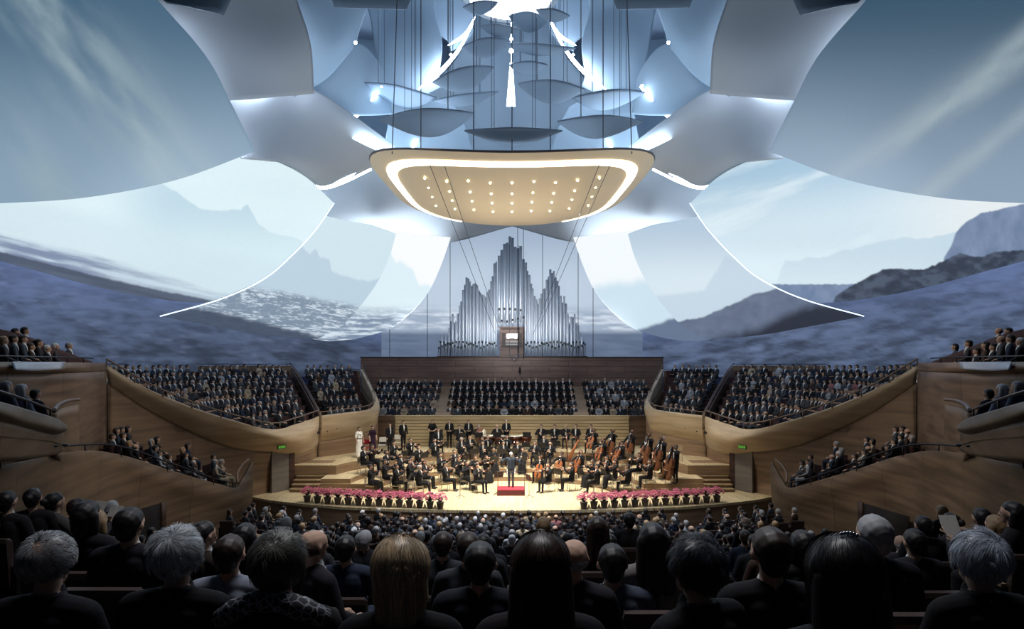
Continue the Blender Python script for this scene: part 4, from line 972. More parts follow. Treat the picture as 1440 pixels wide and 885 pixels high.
def fiddle(name, L_, W, T, neck, varnish, endpin=0.0):
    """instrument lying along +Y, belly up (+Z); parts body, neck, bridge, strings, tailpiece"""
    r = {}; o = fiddle_outline(L_, W); mb = MB(); n = len(o); lay = []
    for z, s in ((-T / 2 - T * .12, .75), (-T / 2, 1), (T / 2, 1), (T / 2 + T * .14, .72)):
        lay.append(len(mb.v)); mb.v += [(x * s, y * s, z) for x, y in o]
    for a, b in zip(lay, lay[1:]):
        for k in range(n): mb.f.append((a + k, a + (k + 1) % n, b + (k + 1) % n, b + k)); mb.m.append(0); mb.sm.append(False)
    mb.f.append(tuple(lay[0] + k for k in range(n - 1, -1, -1))); mb.m.append(0); mb.sm.append(False)
    mb.f.append(tuple(lay[-1] + k for k in range(n))); mb.m.append(0); mb.sm.append(False)
    for s in (-1, 1): mb.box(s * W * .22 - W * .012, s * W * .22 + W * .012, -L_ * .14, L_ * .02, T * .5, T * .66, 1)
    r['body'] = mb.mesh('sound_box', [varnish, M['ebony']])
    mb = MB(); w = W * .075; mb.box(-w, w, L_ * .2, L_ / 2 + neck, T * .55, T * .8, 1); mb.box(-w * .8, w * .8, L_ / 2, L_ / 2 + neck, T * .1, T * .56, 0)
    mb.tube([(0, L_ / 2 + neck, T * .5), (0, L_ / 2 + neck * 1.18, T * .3), (0, L_ / 2 + neck * 1.3, T * .1), (0, L_ / 2 + neck * 1.26, -T * .05)], [w, w * .9, w * 1.1, w * .8], 6, 0)
    for k in range(4): mb.tube([(-w * 3, L_ / 2 + neck * (1.05 + .05 * k), T * .3), (w * 3, L_ / 2 + neck * (1.05 + .05 * k), T * .3)], w * .25, 5, 1)
    r['neck'] = mb.mesh('neck', [varnish, M['ebony']])
    mb = MB(); mb.box(-w * 1.8, w * 1.8, -L_ * .08, -L_ * .065, T * .6, T * 1.1); r['bridge'] = mb.mesh('bridge', [M['chair_wood']])
    mb = MB(); mb.box(-w * 1.3, w * 1.3, -L_ * .46, -L_ * .2, T * .6, T * .85)
    if endpin: mb.tube([(0, -L_ / 2, 0), (0, -L_ / 2 - endpin, 0)], .008, 6)
    r['tail'] = mb.mesh('tailpiece', [M['ebony']])
    mb = MB()
    for k in range(4): mb.tube([(w * (-.9 + .6 * k), -L_ * .3, T * .85), (w * (-.9 + .6 * k), L_ / 2 + neck, T * .86)], max(.001, W * .006), 3)
    r['strings'] = mb.mesh('strings', [M['silver']]); return name, r
INS = {'violin': fiddle('violin', .355, .21, .035, .16, M['varnish']), 'cello': fiddle('cello', .76, .44, .12, .34, M['varnish'], .3), 'bass': fiddle('double_bass', 1.12, .66, .2, .52, M['dark_varnish'], .22)}
def instrument(kind, p, q, label, group, face=(0, 0, 1)):
    """place so the tail is at p and the neck points to q"""
    nm, r = INS[kind]; p = Vector(p); q = Vector(q); y = (q - p).normalized(); z = Vector(face); z = (z - y * z.dot(y)).normalized(); x = y.cross(z)
    o = link(nm, r['body']); L_ = {'violin': .355, 'cello': .76, 'bass': 1.12}[kind]
    o.matrix_world = Matrix.Translation(p + y * L_ / 2) @ Matrix((x, y, z)).transposed().to_4x4()
    for k in ('neck', 'bridge', 'tail', 'strings'): link({'tail': 'tailpiece'}.get(k, k), r[k], o)
    tag(o, label, nm.replace('_', ' '), group); return o
mb = MB(); mb.tube([(0, -.33, 0), (0, 0, .012), (0, .36, 0)], [.006, .0045, .004], 5); BOW_S = mb.mesh('stick', [M['ebony']])
mb = MB(); mb.box(-.005, .005, -.33, .36, -.022, -.018); mb.box(-.006, .006, -.33, -.29, -.022, .004); BOW_H = mb.mesh('bow_hair', [M['paper']])
def bow(c, d, label, group, s=1.0):
    y = Vector(d).normalized(); z = Vector((0, 0, 1)); z = (z - y * z.dot(y)).normalized(); x = y.cross(z)
    o = link('bow', BOW_S); o.matrix_world = Matrix.Translation(c) @ Matrix((x, y, z)).transposed().to_4x4() @ Matrix.Scale(s, 4); link('bow_hair', BOW_H, o); tag(o, label, 'bow', group); return o
def chair_proto():
    r = []
    mb = MB(); mb.box(-.22, .22, -.22, .2, .395, .425); r.append(('seat', mb.mesh('seat', [M['chair_wood']])))
    mb = MB(); v = []; mb.box(-.21, .21, -.265, -.235, .58, .86); r.append(('backrest', mb.mesh('backrest', [M['chair_wood']])))
    for i, (x, y, top) in enumerate(((-.2, .18, .44), (.2, .18, .44), (-.2, -.24, .80), (.2, -.24, .80))):
        mb = MB(); mb.tube([(x * 1.05, y * 1.05, 0), (x, y, .395), (x, y - (.01 if top > .5 else 0), top - .03)], .012, 6); r.append(('leg', mb.mesh('leg', [M['chrome']])))
    return r
CHAIR = chair_proto()
def chair(loc, rz, label, group):
    o = empty('orchestra_chair', loc, rz); [link(n, m, o) for n, m in CHAIR]; tag(o, label, 'chair', group); return o
mb = MB(); mb.box(-.25, .25, -.012, .0, 0, .33); mb.box(-.25, .25, -.06, .0, -.012, 0); DESK = mb.mesh('desk', [M['stand_black']])
mb = MB(); mb.tube([(0, 0, .08), (0, 0, 1.0)], .012, 6); POLE = mb.mesh('pole', [M['stand_black']])
mb = MB()
for k in range(3): a = 2 * PI * k / 3; mb.tube([(0, 0, .16), (.26 * math.cos(a), .26 * math.sin(a), .012)], .010, 5)
TRI = mb.mesh('tripod', [M['stand_black']])
mb = MB(); mb.box(-.22, -.01, -.022, -.014, .002, .30); mb.box(.01, .22, -.022, -.014, .002, .30); SHEETM = mb.mesh('sheet_music', [M['paper']])
def music_stand(loc, rz, label, h=1.0):
    o = empty('music_stand', loc, rz); q = link('desk', DESK, o, (0, 0, .85 * h)); q.rotation_euler = (-.35, 0, 0); link('pole', POLE, o).scale = (1, 1, .9 * h); link('tripod', TRI, o)
    tag(o, label, 'music stand', 'music stands of the orchestra')
    s = link('sheet_music', SHEETM); s.matrix_world = Matrix.Translation(loc) @ Matrix.Rotation(rz, 4, 'Z') @ Matrix.Translation((0, 0, .85 * h)) @ Matrix.Rotation(-.35, 4, 'X')
    tag(s, 'open white sheet music on the ' + label.replace('black music stand', 'black stand'), 'sheet music', 'sheet music on the stands'); return o
# ================================================================ organ
og = empty('pipe_organ', (0, 52, 7.06)); tag(og, 'silver pipe organ with three peaks of pipes standing on the brown wall', 'organ')
M['pipe'] = plain('organ_tin', (206, 214, 224), .42, .55, var=.06, scale=.8); M['pipe_dark'] = plain('pipe_mouth', (30, 34, 42), .6)
prof = [(618, 480), (624, 465), (628, 473), (637, 440), (640, 455), (650, 415), (655, 392), (658, 384), (662, 400), (668, 396), (674, 406), (680, 415), (686, 412), (688, 405), (692, 388), (696, 368), (703, 356), (708, 345), (713, 338),
        (719, 326), (725, 348), (731, 342), (735, 360), (741, 371), (745, 390), (749, 402), (752, 416), (756, 425), (762, 410), (768, 398), (774, 377), (778, 380), (783, 391), (786, 400), (790, 425), (794, 412), (800, 452), (808, 440), (812, 455), (822, 482)]
pr = np.array(prof, float); xs = np.concatenate([np.arange(617, 700, 2.45), [702, 705.6, 709.4, 713.2, 717, 720.8, 724.6, 728.4, 732.2, 736, 739.4], np.arange(742, 823, 2.45)])
for i, x in enumerate(xs):
    ytop = float(np.interp(x, pr[:, 0], pr[:, 1])) + (4.5 * ((i * 37) % 7) / 7 - 1)
    row = i % 2; dd = 52.0 + .42 * row; X_ = (x - CX) * dd / F; top = (HY - ytop) * dd / F + H - 7.06
    if row: top -= .15
    mid = abs(x - 720) < 19
    r = .115 if mid else (.095 if i % 3 else .07); base = 2.75 if mid and row == 0 else (2.2 if mid else 0.05)
    foot = .55 + .5 * abs(math.sin(i * 1.7)); yy = .42 * row
    mb = MB(); mb.lathe([(r * .35, base), (r, base + foot), (r, base + foot + .03), (r, top), (r * .9, top)], 10, (X_, yy, 0), 0)
    mb.box(X_ - r * .7, X_ + r * .7, yy - r - .012, yy - r * .7, base + foot + .02, base + foot + .2, 1)
    mb.lathe([(r * 1.12, base + foot - .04), (r * 1.12, base + foot + .02)], 10, (X_, yy, 0), 0)
    p = mb.build('pipe', [M['pipe'], M['pipe_dark']], og)
mb = MB(); mb.box(-6.1, 6.1, -.18, .75, 0, .07); mb.build('wind_chest', M['dark_wood'], og)
oc = empty('organ_console', (0, 51.35, 7.06)); tag(oc, 'brown wooden organ console with keyboards in the middle of the pipes', 'organ console')
mb = MB(); mb.box(-1.0, -.86, 0, .4, 0, 2.3); mb.box(.86, 1.0, 0, .4, 0, 2.3); mb.box(-1.0, 1.0, -.05, .4, 2.3, 2.42); mb.box(-.86, .86, .3, .4, 0, 2.3); mb.build('cabinet', M['back_wood'], oc)
for k in range(3):
    mb = MB(); mb.box(-.5, .5, -.1 + .09 * k, .14 + .09 * k, .95 + .14 * k, 1.0 + .14 * k); mb.build('keyboard', M['paper'], oc)
mb = MB(); mb.box(-.45, .45, .12, .16, 1.5, 1.85); mb.build('music_desk', M['silver'], oc)
mb = MB(); mb.box(-.86, .86, .1, .3, .75, .93); mb.box(-.8, -.55, .1, .3, .95, 1.9); mb.box(.55, .8, .1, .3, .95, 1.9); mb.build('stop_jamb', M['dark_wood'], oc)
# hanging microphone rig in front of the organ wall
mr = empty('microphone_rig', P(723, 506, 50.3)); tag(mr, 'small V-shaped hanging microphone rig below the organ console', 'microphone rig')
mb = MB(); mb.tube([(-.35, 0, .55), (-.12, 0, .05), (0, 0, -.02), (.12, 0, .05), (.35, 0, .55)], .03, 6); mb.build('bracket', M['silver'], mr)
mb = MB(); mb.tube([(.36, 0, .5), (.36, 0, 9.0)], .012, 4); mb.tube([(-.36, 0, .5), (-.36, 0, 9.0)], .012, 4); mb.build('cable', M['cable'], mr)
mp = empty('microphone', P(731, 521, 50.2)); tag(mp, 'dark hanging microphone above the middle choir block', 'microphone')
mb = MB(); mb.lathe([(.05, -.25), (.08, -.2), (.08, .15), (.04, .25)], 8); mb.build('capsule', M['dark_metal'], mp); mb = MB(); mb.tube([(0, 0, .2), (.55, 0, 1.5), (.55, 0, 8.5)], .012, 4); mb.build('cable', M['cable'], mp)

# ================================================================ conductor
def solve(px, py, ht, pad=0.0, lo=28.5, hi=40.3):
    """where on the stage stands someone whose head top shows at px,py"""
    best = None
    for k in range(520):
        d = lo + (hi - lo) * k / 519; x = (px - CX) * d / F; z = stage_z(x, d) + pad; y = HY + F * (H - z - ht) / d
        if best is None or abs(y - py) < best[0]: best = (abs(y - py), x, d, z)
    return best[1:]
pod = empty('conductor_podium', (-.05, 31.9, 0)); tag(pod, 'red-carpeted conductor podium with a guard rail', 'podium')
mb = MB(); mb.box(-.68, .68, -.45, .5, 0, .27); mb.build('box', M['dark_red'], pod)
mb = MB(); mb.box(-.68, .68, -.45, .5, .27, .30); mb.build('carpet', M['red_cloth'], pod)
mb = MB(); mb.tube([(-.66, -.43, .0), (-.66, -.43, 1.2), (.66, -.43, 1.2), (.66, -.43, .0)], .018, 6); mb.build('guard_rail', M['stand_black'], pod)
person('conduct', False, 'short', 'white', (-.05, 32.0, .30), 0, 'conductor in a dark blue-grey coat with raised arms on the red podium', None, (.045, .06, .085, 1), cname='coat')
mb = MB(); mb.tube([(0, 0, 0), (0.02, .36, .12)], [.004, .0015], 5); ba = mb.build('baton', M['paper'], None, (.47, 32.46, 1.80)); tag(ba, 'thin white baton in the right hand of the conductor', 'baton')
music_stand((-.05, 32.75, 0.0), 0, 'black music stand directly in front of the conductor')

# ================================================================ orchestra
CEN = (0.0, 33.0)
def face(x, y, tx=CEN[0], ty=CEN[1]): return math.atan2(ty - y, tx - x) - PI / 2
GR = {'violin': 'violin players of the orchestra', 'cello': 'cellists of the orchestra', 'bass': 'double bass players', 'wind': 'woodwind players', 'flute': 'woodwind players', 'lap': 'waiting players of the orchestra'}
placed = []
def local(x, y, z, rz, p):
    c, s = math.cos(rz), math.sin(rz); return (x + p[0] * c - p[1] * s, y + p[0] * s + p[1] * c, z + p[2])
def where_w(px, py, side_words=True):
    return ''
def player(px, py, kind, fem=False, hair='black', style='short', txt='', stand=True, turn=0.0):
    ht = 1.76 if kind == 'bass' else 1.33
    x, y, z = solve(px, py, ht)
    for q in placed:       # keep a seat's distance from the others
        dx, dy = x - q[0], y - q[1]; r = math.hypot(dx, dy)
        if r < .62: x += dx / max(r, .05) * (.62 - r); y += dy / max(r, .05) * (.62 - r); z = stage_z(x, y)
    placed.append((x, y))
    if kind == 'bass': rz = face(x, y, -1, 28)
    elif kind == 'lap': rz = face(x, y, 0, 28)
    else: rz = face(x, y, 0, 32.2 if abs(x) > 3 else 31)
    rz += turn
    who = 'woman' if fem else '%s-haired man' % hair
    what = {'violin': 'playing the violin', 'cello': 'playing the cello', 'bass': 'holding a double bass', 'wind': 'playing a clarinet', 'flute': 'playing the flute', 'lap': 'sitting idle'}[kind]
    pose = kind
    o = person(pose, fem, style, hair, (x, y, z), rz, '%s %s, %s' % (who, what, txt), GR[kind], apart=.12 if kind == 'cello' else 0.0, scale=1.1)
    f2 = (math.cos(rz + PI / 2), math.sin(rz + PI / 2), 0)
    if kind != 'bass': chair((x, y, z), rz, 'pale chair of the player %s' % txt, 'chairs of the orchestra')
    W = lambda p: local(x, y, z, rz, p)
    sec = 'instruments of the orchestra'
    if kind == 'violin':
        instrument('violin', W((-.05, .10, 1.115)), W((-.30, .55, 1.10)), 'orange-brown violin held by the player %s' % txt, 'violins')
        bow(Vector(W((.0, .36, 1.15))), Vector(W((1, .6, .95))) - Vector(W((0, 0, 1.1))), 'dark violin bow of the player %s' % txt, 'violin bows')
    elif kind == 'cello':
        instrument('cello', W((.03, .50, .30)), W((-.12, .17, 1.35)), 'orange cello between the knees of the player %s' % txt, 'cellos', face=f2)
        bow(Vector(W((.05, .52, .68))), Vector(W((1, .1, -.2))) - Vector(W((0, 0, 0))), 'dark cello bow of the player %s' % txt, 'cello bows')
    elif kind == 'bass':
        instrument('bass', W((.08, .52, .24)), W((-.2, .25, 1.9)), 'large brown double bass of the player %s' % txt, 'double basses', face=f2)
    elif kind == 'wind':
        mb = MB(); mb.tube([W((0, .11, 1.165)), W((0, .42, .72)), W((0, .45, .68))], [.012, .016, .035], 8); tag(mb.build('clarinet', M['ebony']), 'black clarinet of the player %s' % txt, 'clarinet', 'clarinets')
    elif kind == 'flute':
        mb = MB(); mb.tube([W((-.06, .125, 1.17)), W((.55, .2, 1.13))], .012, 8); tag(mb.build('flute', M['silver']), 'silver flute of the player %s' % txt, 'flute', 'flutes')
    return x, y, z, rz
V_, W_, Fm = 'violin', 'wind', True
LEFT = [(511, 634, 0, 'outermost at far left, before the white dress'), (523, 631, 1, 'second from the far left, behind the outermost'), (543, 637, 0, 'left block, below the first soloist man'),
        (553, 624, 0, 'left block, right in front of the two soloist men'), (563, 639, 0, 'left block, middle of the second desk'), (577, 620, 0, 'left block, rearmost with reddish violin'),
        (588, 630, 0, 'left block, rear row beside the rearmost'), (521, 654, 1, 'front left corner in a wide dress'), (541, 650, 1, 'front left, second from the corner'), (556, 655, 0, 'front left, on the second riser edge'),
        (569, 651, 1, 'left block, centre of the front rows'), (578, 646, 0, 'left block, centre third row'), (587, 658, 0, 'front left, grey head near the flower pots'), (597, 650, 0, 'left block, inner third row'),
        (611, 622, 0, 'left centre, rear row with tailcoat open'), (619, 641, 0, 'left centre, third row'), (626, 654, 0, 'front left centre, seated low'), (639, 636, 0, 'left centre, second row from the back'),
        (645, 645, 1, 'left centre, behind the front desk'), (656, 652, 1, 'inner left, second desk'), (671, 656, 0, 'front desk nearest the podium on the left'), (668, 643, 1, 'inner left, behind the front desk'), (684, 644, 1, 'innermost left, next to the podium')]
for px, py, fm, tx in LEFT:
    hair = 'grey' if (px, py) == (587, 658) else ('dark brown' if px % 3 == 0 else 'black')
    player(px, py, V_, bool(fm), hair, 'bun' if fm else 'short', tx)
CENTER = [(616, 605, 'lap', 0, 'by the left rear stands, legs crossed'), (646, 601, W_, 0, 'rear left of centre behind a black stand'), (673, 599, W_, 0, 'rear row beside the bass drum'), (699, 598, W_, 0, 'rear row left of the timpanist'),
          (649, 621, W_, 0, 'white head, centre left'), (661, 613, W_, 0, 'centre left third row'), (686, 611, 'flute', 0, 'centre, second woodwind row, left'), (713, 611, 'flute', 0, 'centre, directly in front of the timpanist'),
          (679, 623, W_, 0, 'centre, front woodwind row, left'), (694, 630, W_, 1, 'centre, left of the conductor head'), (708, 622, W_, 0, 'centre, above the conductor'), (728, 622, W_, 0, 'centre, right above the conductor'),
          (735, 632, W_, 1, 'centre, in pale shirt right of the conductor'), (752, 623, W_, 0, 'centre right, front woodwind row'), (761, 600, W_, 0, 'rear row right of the timpani'), (765, 613, W_, 0, 'centre right, second woodwind row'),
          (774, 623, W_, 0, 'centre right, beside the second row'), (796, 597, 'lap', 0, 'rear right, second row from the wall'), (780, 584, 'lap', 0, 'rearmost right, first of three by the slatted wall'),
          (808, 583, 'lap', 0, 'rearmost right, second of three by the slatted wall'), (831, 589, 'lap', 0, 'rearmost right, last of three by the slatted wall')]
for px, py, k, fm, tx in CENTER:
    player(px, py, k, bool(fm), 'grey' if px in (649, 673) else ('dark brown' if px % 2 else 'black'), 'bun' if fm else ('bald' if px in (699, 796) else 'short'), tx)
RIGHT = [(760, 643, 'cello', 0, 'innermost right, next to the podium'), (771, 655, V_, 0, 'front right desk nearest the podium'), (790, 640, 'cello', 0, 'right centre, second desk'), (804, 654, V_, 0, 'front right, second desk'),
         (817, 637, 'cello', 0, 'right centre, rear desk'), (834, 647, V_, 1, 'right block, middle'), (840, 657, V_, 0, 'front right, third desk'), (854, 645, V_, 0, 'right block, in front of the first basses'),
         (865, 653, V_, 1, 'right block, in a dark dress'), (879, 655, V_, 0, 'front right, fourth desk'), (899, 643, V_, 0, 'right block, outer third row'), (914, 650, V_, 0, 'front right, outermost desk'),
         (835, 606, 'cello', 0, 'rear right, left of the basses'), (848, 620, 'cello', 0, 'rear right, below the first bass'), (874, 626, 'cello', 0, 'rear right, between two basses'),
         (861, 606, 'bass', 0, 'first from the left'), (888, 609, 'bass', 0, 'second from the left'), (913, 615, 'bass', 0, 'third from the left'), (932, 620, 'bass', 0, 'grey head, fourth from the left'), (950, 628, 'bass', 0, 'outermost at the far right')]
for px, py, k, fm, tx in RIGHT:
    player(px, py, k, bool(fm), 'grey' if px in (932,) else ('dark brown' if px % 2 else 'black'), 'bun' if fm else 'short', tx)
# standing people at the rear
for px, py, pose, fm, hair, tx in ((608, 586, 'hold', 1, 'black', 'woman in a black dress standing behind a stand at the rear left'), (632, 584, 'hold', 0, 'black', 'man in black tails standing second from the left at the rear'),
                                   (659, 582, 'hold', 0, 'dark brown', 'man in black tails standing beside the bass drum'), (712, 576, 'hold', 0, 'grey', 'timpanist in dark tails standing behind the kettledrums in the centre')):
    x, y, z = solve(px, py, 1.77, lo=36.5); y = min(y, 40.6); person(pose, bool(fm), 'bun' if fm else 'short', hair, (x, y, z), PI + (.1 if x < 0 else 0), tx, 'standing percussion players')
SOL = [(505, 601, 643.5, 1, 'black', 'woman soloist in a long white dress with a dark belt, leftmost on stage', (.78, .76, .72, 1)), (524, 599, 640, 1, 'black', 'woman soloist in a long dark purple gown beside the white dress', (.03, .012, .03, 1)),
       (548, 596, 638, 0, 'dark brown', 'man soloist in black tails and white shirt, nearer the purple gown', (.012, .012, .015, 1)), (567, 592, 634, 0, 'black', 'man soloist in black tails and white shirt, right of the other three', (.012, .012, .015, 1))]
for px, yt, yb, fm, hair, tx, colr in SOL:
    d = (H - 1.2) * F / (yb - HY); x = (px - CX) * d / F; s = ((yb - yt) * d / F) / 1.77
    o = person('stand', bool(fm), 'bun' if fm else 'short', hair, (x, d, 1.2), face(x, d, 3, 28), tx, 'vocal soloists', colr, scale=s, cname='gown' if fm else 'tailcoat')
    if px == 505:
        mb = MB(); mb.lathe([(.128, 1.08), (.134, 1.085), (.134, 1.125), (.128, 1.13)], 20); b = mb.build('belt', M['ebony'], o, (0, 0.0, 0)); b.scale = (1.35, 1.02, 1)
for px, py, colr, tx in ((514, 641, 'red', 'red chair between the two women soloists'), (537, 637, 'w', 'pale chair behind the soloists, nearer the purple gown'), (558, 633, 'w', 'pale chair between the two men soloists')):
    d = (H - 1.2) * F / (py - HY) + .35; c_ = chair(((px - CX) * d / F, d, 1.2), PI, tx, 'chairs behind the soloists')
    for ch in c_.children:
        if ch.name.startswith(('seat', 'backrest')): ch.data = ch.data.copy(); ch.data.materials[0] = M['red_cloth'] if colr == 'red' else M['paper']
chair((8.25, 34.6, stage_z(8.25, 34.6)), .2, 'empty pale chair at the far right beside the last double bass', 'empty chairs'); chair((9.0, 34.9, stage_z(9.0, 34.9)), .1, 'empty pale chair nearest the right staircase', 'empty chairs')
chair((1.55, 40.3, 1.2), PI, 'empty pale chair at the rear right of the timpani', 'empty chairs')
# timpani, bass drum, harp
M['drum_skin'] = plain('drum_skin', (214, 206, 188), .5, var=.03); M['copper'] = plain('dark_copper', (92, 50, 34), .3, .8)
for k, (px, r) in enumerate(((688, .40), (703, .36), (724, .36), (739, .42))):
    x = (px - CX) * 39.1 / F; y = 39.2 + .3 * abs(k - 1.5); z = 1.2
    t = empty('kettledrum', (x, y, z)); tag(t, 'dark copper kettledrum, %s of the four in front of the timpanist' % ('leftmost', 'second from left', 'third from left', 'rightmost')[k], 'drum', 'kettledrums')
    mb = MB(); mb.lathe([(.06, .28), (r * .55, .36), (r * .88, .55), (r, .82)], 20); mb.build('bowl', M['copper'], t)
    mb = MB(); mb.lathe([(r * 1.02, .80), (r * 1.04, .81), (r * 1.04, .85), (r * 1.0, .86)], 20); mb.build('hoop', M['silver'], t)
    mb = MB(); mb.lathe([(r * .99, .855), (r * .99, .868)], 20); mb.build('drum_head', M['drum_skin'], t)
    for q in range(3): a = 2 * PI * q / 3 + .4; mb = MB(); mb.tube([(r * .9 * math.cos(a), r * .9 * math.sin(a), .6), (r * math.cos(a), r * math.sin(a), 0.012)], .016, 5); mb.build('leg', M['silver'], t)
x = (676 - CX) * 39.6 / F; bd = empty('bass_drum', (x, 39.7, 1.2), 1.25); tag(bd, 'upright brown bass drum on a stand left of the kettledrums', 'drum')
mb = MB(); v = []
mb.lathe([(.42, -.2), (.46, -.19), (.46, .19), (.42, .2)], 24); me = mb.mesh('shell', [M['dark_varnish']]); o = link('shell', me, bd, (0, 0, .82)); o.rotation_euler = (PI / 2, 0, 0)
for s in (-1, 1): mb = MB(); mb.lathe([(.43, -.004), (.43, .004)], 24); o = mb.build('drum_head', M['drum_skin'], bd, (0, s * .204, .82)); o.rotation_euler = (PI / 2, 0, 0)
for s in (-1, 1): mb = MB(); mb.tube([(s * .3, -.2, .012), (s * .38, 0, .6), (s * .3, .2, .012)], .02, 6); mb.build('leg', M['stand_black'], bd)
hx, hy_, hz_ = solve(807, 614, 1.5); hp = empty('harp', (hx, hy_, hz_), .3); tag(hp, 'dark brown harp standing right of centre behind the cellos', 'harp')
mb = MB(); mb.tube([(-.42, 0, .1), (-.46, 0, 1.62)], [.04, .03], 8); mb.build('column', M['dark_varnish'], hp)
mb = MB(); mb.tube([(-.46, 0, 1.62), (-.25, 0, 1.72), (-.02, 0, 1.5), (.2, 0, 1.42), (.3, 0, 1.3)], [.04, .035, .03, .035, .04], 8); mb.build('neck', M['dark_varnish'], hp)
mb = MB(); mb.tube([(.3, 0, 1.3), (-.32, 0, .16)], [.05, .12], 8); mb.build('soundboard', M['varnish'], hp)
mb = MB(); [mb.tube([(.2 - .1 * k, 0, 1.15 - .18 * k), (.2 - .1 * k, 0, 1.43 + .02 * k)], .003, 3) for k in range(6)]; mb.build('strings', M['paper'], hp)
mb = MB(); mb.box(-.5, .05, -.2, .2, 0.01, .12); mb.build('base', M['dark_varnish'], hp)
# music stands, one for each desk
STD = [(524, 667, 'far left of the first desk'), (549, 671, 'front left riser'), (575, 668, 'left block between front desks'), (604, 672, 'front left centre desk'), (647, 668, 'second inner desk left'), (701, 664, 'left of the podium beside the standing player'),
       (744, 668, 'right of the podium'), (735, 641, 'behind the conductor, right'), (690, 643, 'centre left, lower row'), (706, 634, 'centre, above the conductor head'), (667, 632, 'centre left, third row'), (652, 640, 'centre left, fourth row'),
       (684, 629, 'centre, second row left'), (727, 634, 'centre, right above the conductor'), (735, 624, 'centre right, second row'), (673, 612, 'rear row by the bass drum'), (650, 613, 'rear row at left centre'), (699, 612, 'rear centre left of the timpanist'),
       (741, 612, 'rear centre right of the timpani'), (617, 600, 'rear left, highest'), (640, 600, 'rear left, second highest'), (660, 600, 'rear left, before the bass drum'), (622, 616, 'rear left, lower one'), (767, 628, 'right centre, second row'),
       (783, 618, 'right centre, third row'), (757, 640, 'right of the conductor, third desk'), (785, 660, 'front right between desks'), (811, 660, 'front right second desk'), (850, 660, 'front right third desk'), (862, 668, 'front right fourth desk'),
       (830, 640, 'right block centre'), (888, 640, 'right block by the basses'), (843, 618, 'by the rear cellist'), (765, 598, 'rear right near the empty chair'), (790, 600, 'rear right beside the waiting players'), (597, 640, 'left block rear desk'), (568, 634, 'left block behind the soloist men')]
for px, py, tx in STD:
    x, y, z = solve(px, py, 1.12)
    for q in placed:
        dx, dy = x - q[0], y - q[1]; r = math.hypot(dx, dy)
        if r < .5: x += dx / max(r, .05) * (.5 - r); y += dy / max(r, .05) * (.5 - r)
    z = stage_z(x, y); placed.append((x, y)); music_stand((x, y, z), math.atan2(y - 30.5, x) + PI / 2, 'black music stand, ' + tx)

# ================================================================ flowers along the stage edge
M['pot'] = plain('grey_pot', (92, 84, 78), .7); M['leaf'] = plain('dark_leaf', (40, 56, 34), .6, var=.3, scale=20); M['bloom'] = plain('pink_bloom', (216, 120, 148), .6, var=.35, scale=30); M['foil'] = plain('pale_card', (226, 214, 180), .7)
POTS = []
for q in range(3):
    rr = random.Random(q); mb = MB(); mb.lathe([(.11, 0), (.125, .01), (.165, .27), (.18, .28), (.18, .31), (.15, .31)], 14); pot = mb.mesh('pot', [M['pot']])
    mb = MB()
    for k in range(46):
        a = rr.uniform(0, 2 * PI); t = rr.uniform(.2, 1); r = .30 * t; z0 = .30; tip = (r * math.cos(a), r * math.sin(a), .34 + .26 * (1 - t) + rr.uniform(0, .12))
        m_ = [tip[0] * .5, tip[1] * .5, z0 + .12]; w = .03; px_, py_ = -math.sin(a) * w, math.cos(a) * w
        mb.add([(tip[0] * .1, tip[1] * .1, z0), (m_[0] + px_, m_[1] + py_, m_[2]), tip, (m_[0] - px_, m_[1] - py_, m_[2] + .01)], [(0, 1, 2, 3)])
    leaves = mb.mesh('leaves', [M['leaf']]); mb = MB()
    for k in range(90):
        a = rr.uniform(0, 2 * PI); t = math.sqrt(rr.uniform(0, 1)); r = .33 * t; c = (r * math.cos(a), r * math.sin(a), .42 + .30 * math.sqrt(max(0, 1 - t * t)) * rr.uniform(.4, 1.1) + rr.uniform(-.05, .04)); s = rr.uniform(.028, .045)
        for p5 in range(5): b = 2 * PI * p5 / 5 + a; mb.ball((c[0] + s * .7 * math.cos(b), c[1] + s * .7 * math.sin(b), c[2] + .01 * math.sin(3 * b)), s * .62, s * .62, s * .35, 5)
    POTS.append((pot, leaves, mb.mesh('blossoms', [M['bloom']])))
mb = MB(); mb.add([(-.10, 0, 0), (.10, 0, 0), (0, .05, .22), (-.10, .03, 0), (.10, .03, 0), (0, .08, .22)], [(0, 1, 2), (5, 4, 3), (0, 3, 4, 1), (1, 4, 5, 2), (2, 5, 3, 0)]); CARD = mb.mesh('name_card', [M['foil']])
for s in (-1, 1):
    for k in range(14):
        t = k / 13; px = 432 + 187 * t; py = 706.5 + 9.5 * t ** .8; d = H * F / (py - HY); x = (px - CX) * d / F * (-s) * -1 * 1.0
        x = (px - CX) * d / F * (1 if s < 0 else -1); pt = POTS[k % 3]
        o = empty('flower_pot', (x, d, 0), k * 1.3); link('pot', pt[0], o); link('leaves', pt[1], o); link('blossoms', pt[2], o)
        tag(o, 'pink flowering potted plant on the stage edge, %s of the %s row' % (['nearest the stage centre', 'second', 'third', 'fourth', 'fifth', 'sixth', 'seventh', 'eighth', 'ninth', 'tenth', 'eleventh', 'twelfth', 'thirteenth', 'outermost'][13 - k] + ('' if k in (0, 13) else ' from centre'), 'left' if s < 0 else 'right'), 'potted plant', 'pink potted plants along the stage edge')
        if k < 13:
            c = link('folded_card', CARD, None, (x + (-s) * .235, d - .05 - .02, 0)); tag(c, 'small pale folded card on the stage edge, beside pot %s of the %s row' % (['outermost', 'twelfth out', 'eleventh out', 'tenth out', 'ninth out', 'eighth out', 'seventh out', 'sixth out', 'fifth out', 'fourth out', 'third out', 'second out', 'first out'][k], 'left' if s < 0 else 'right'), 'card', 'pale cards between the pots')
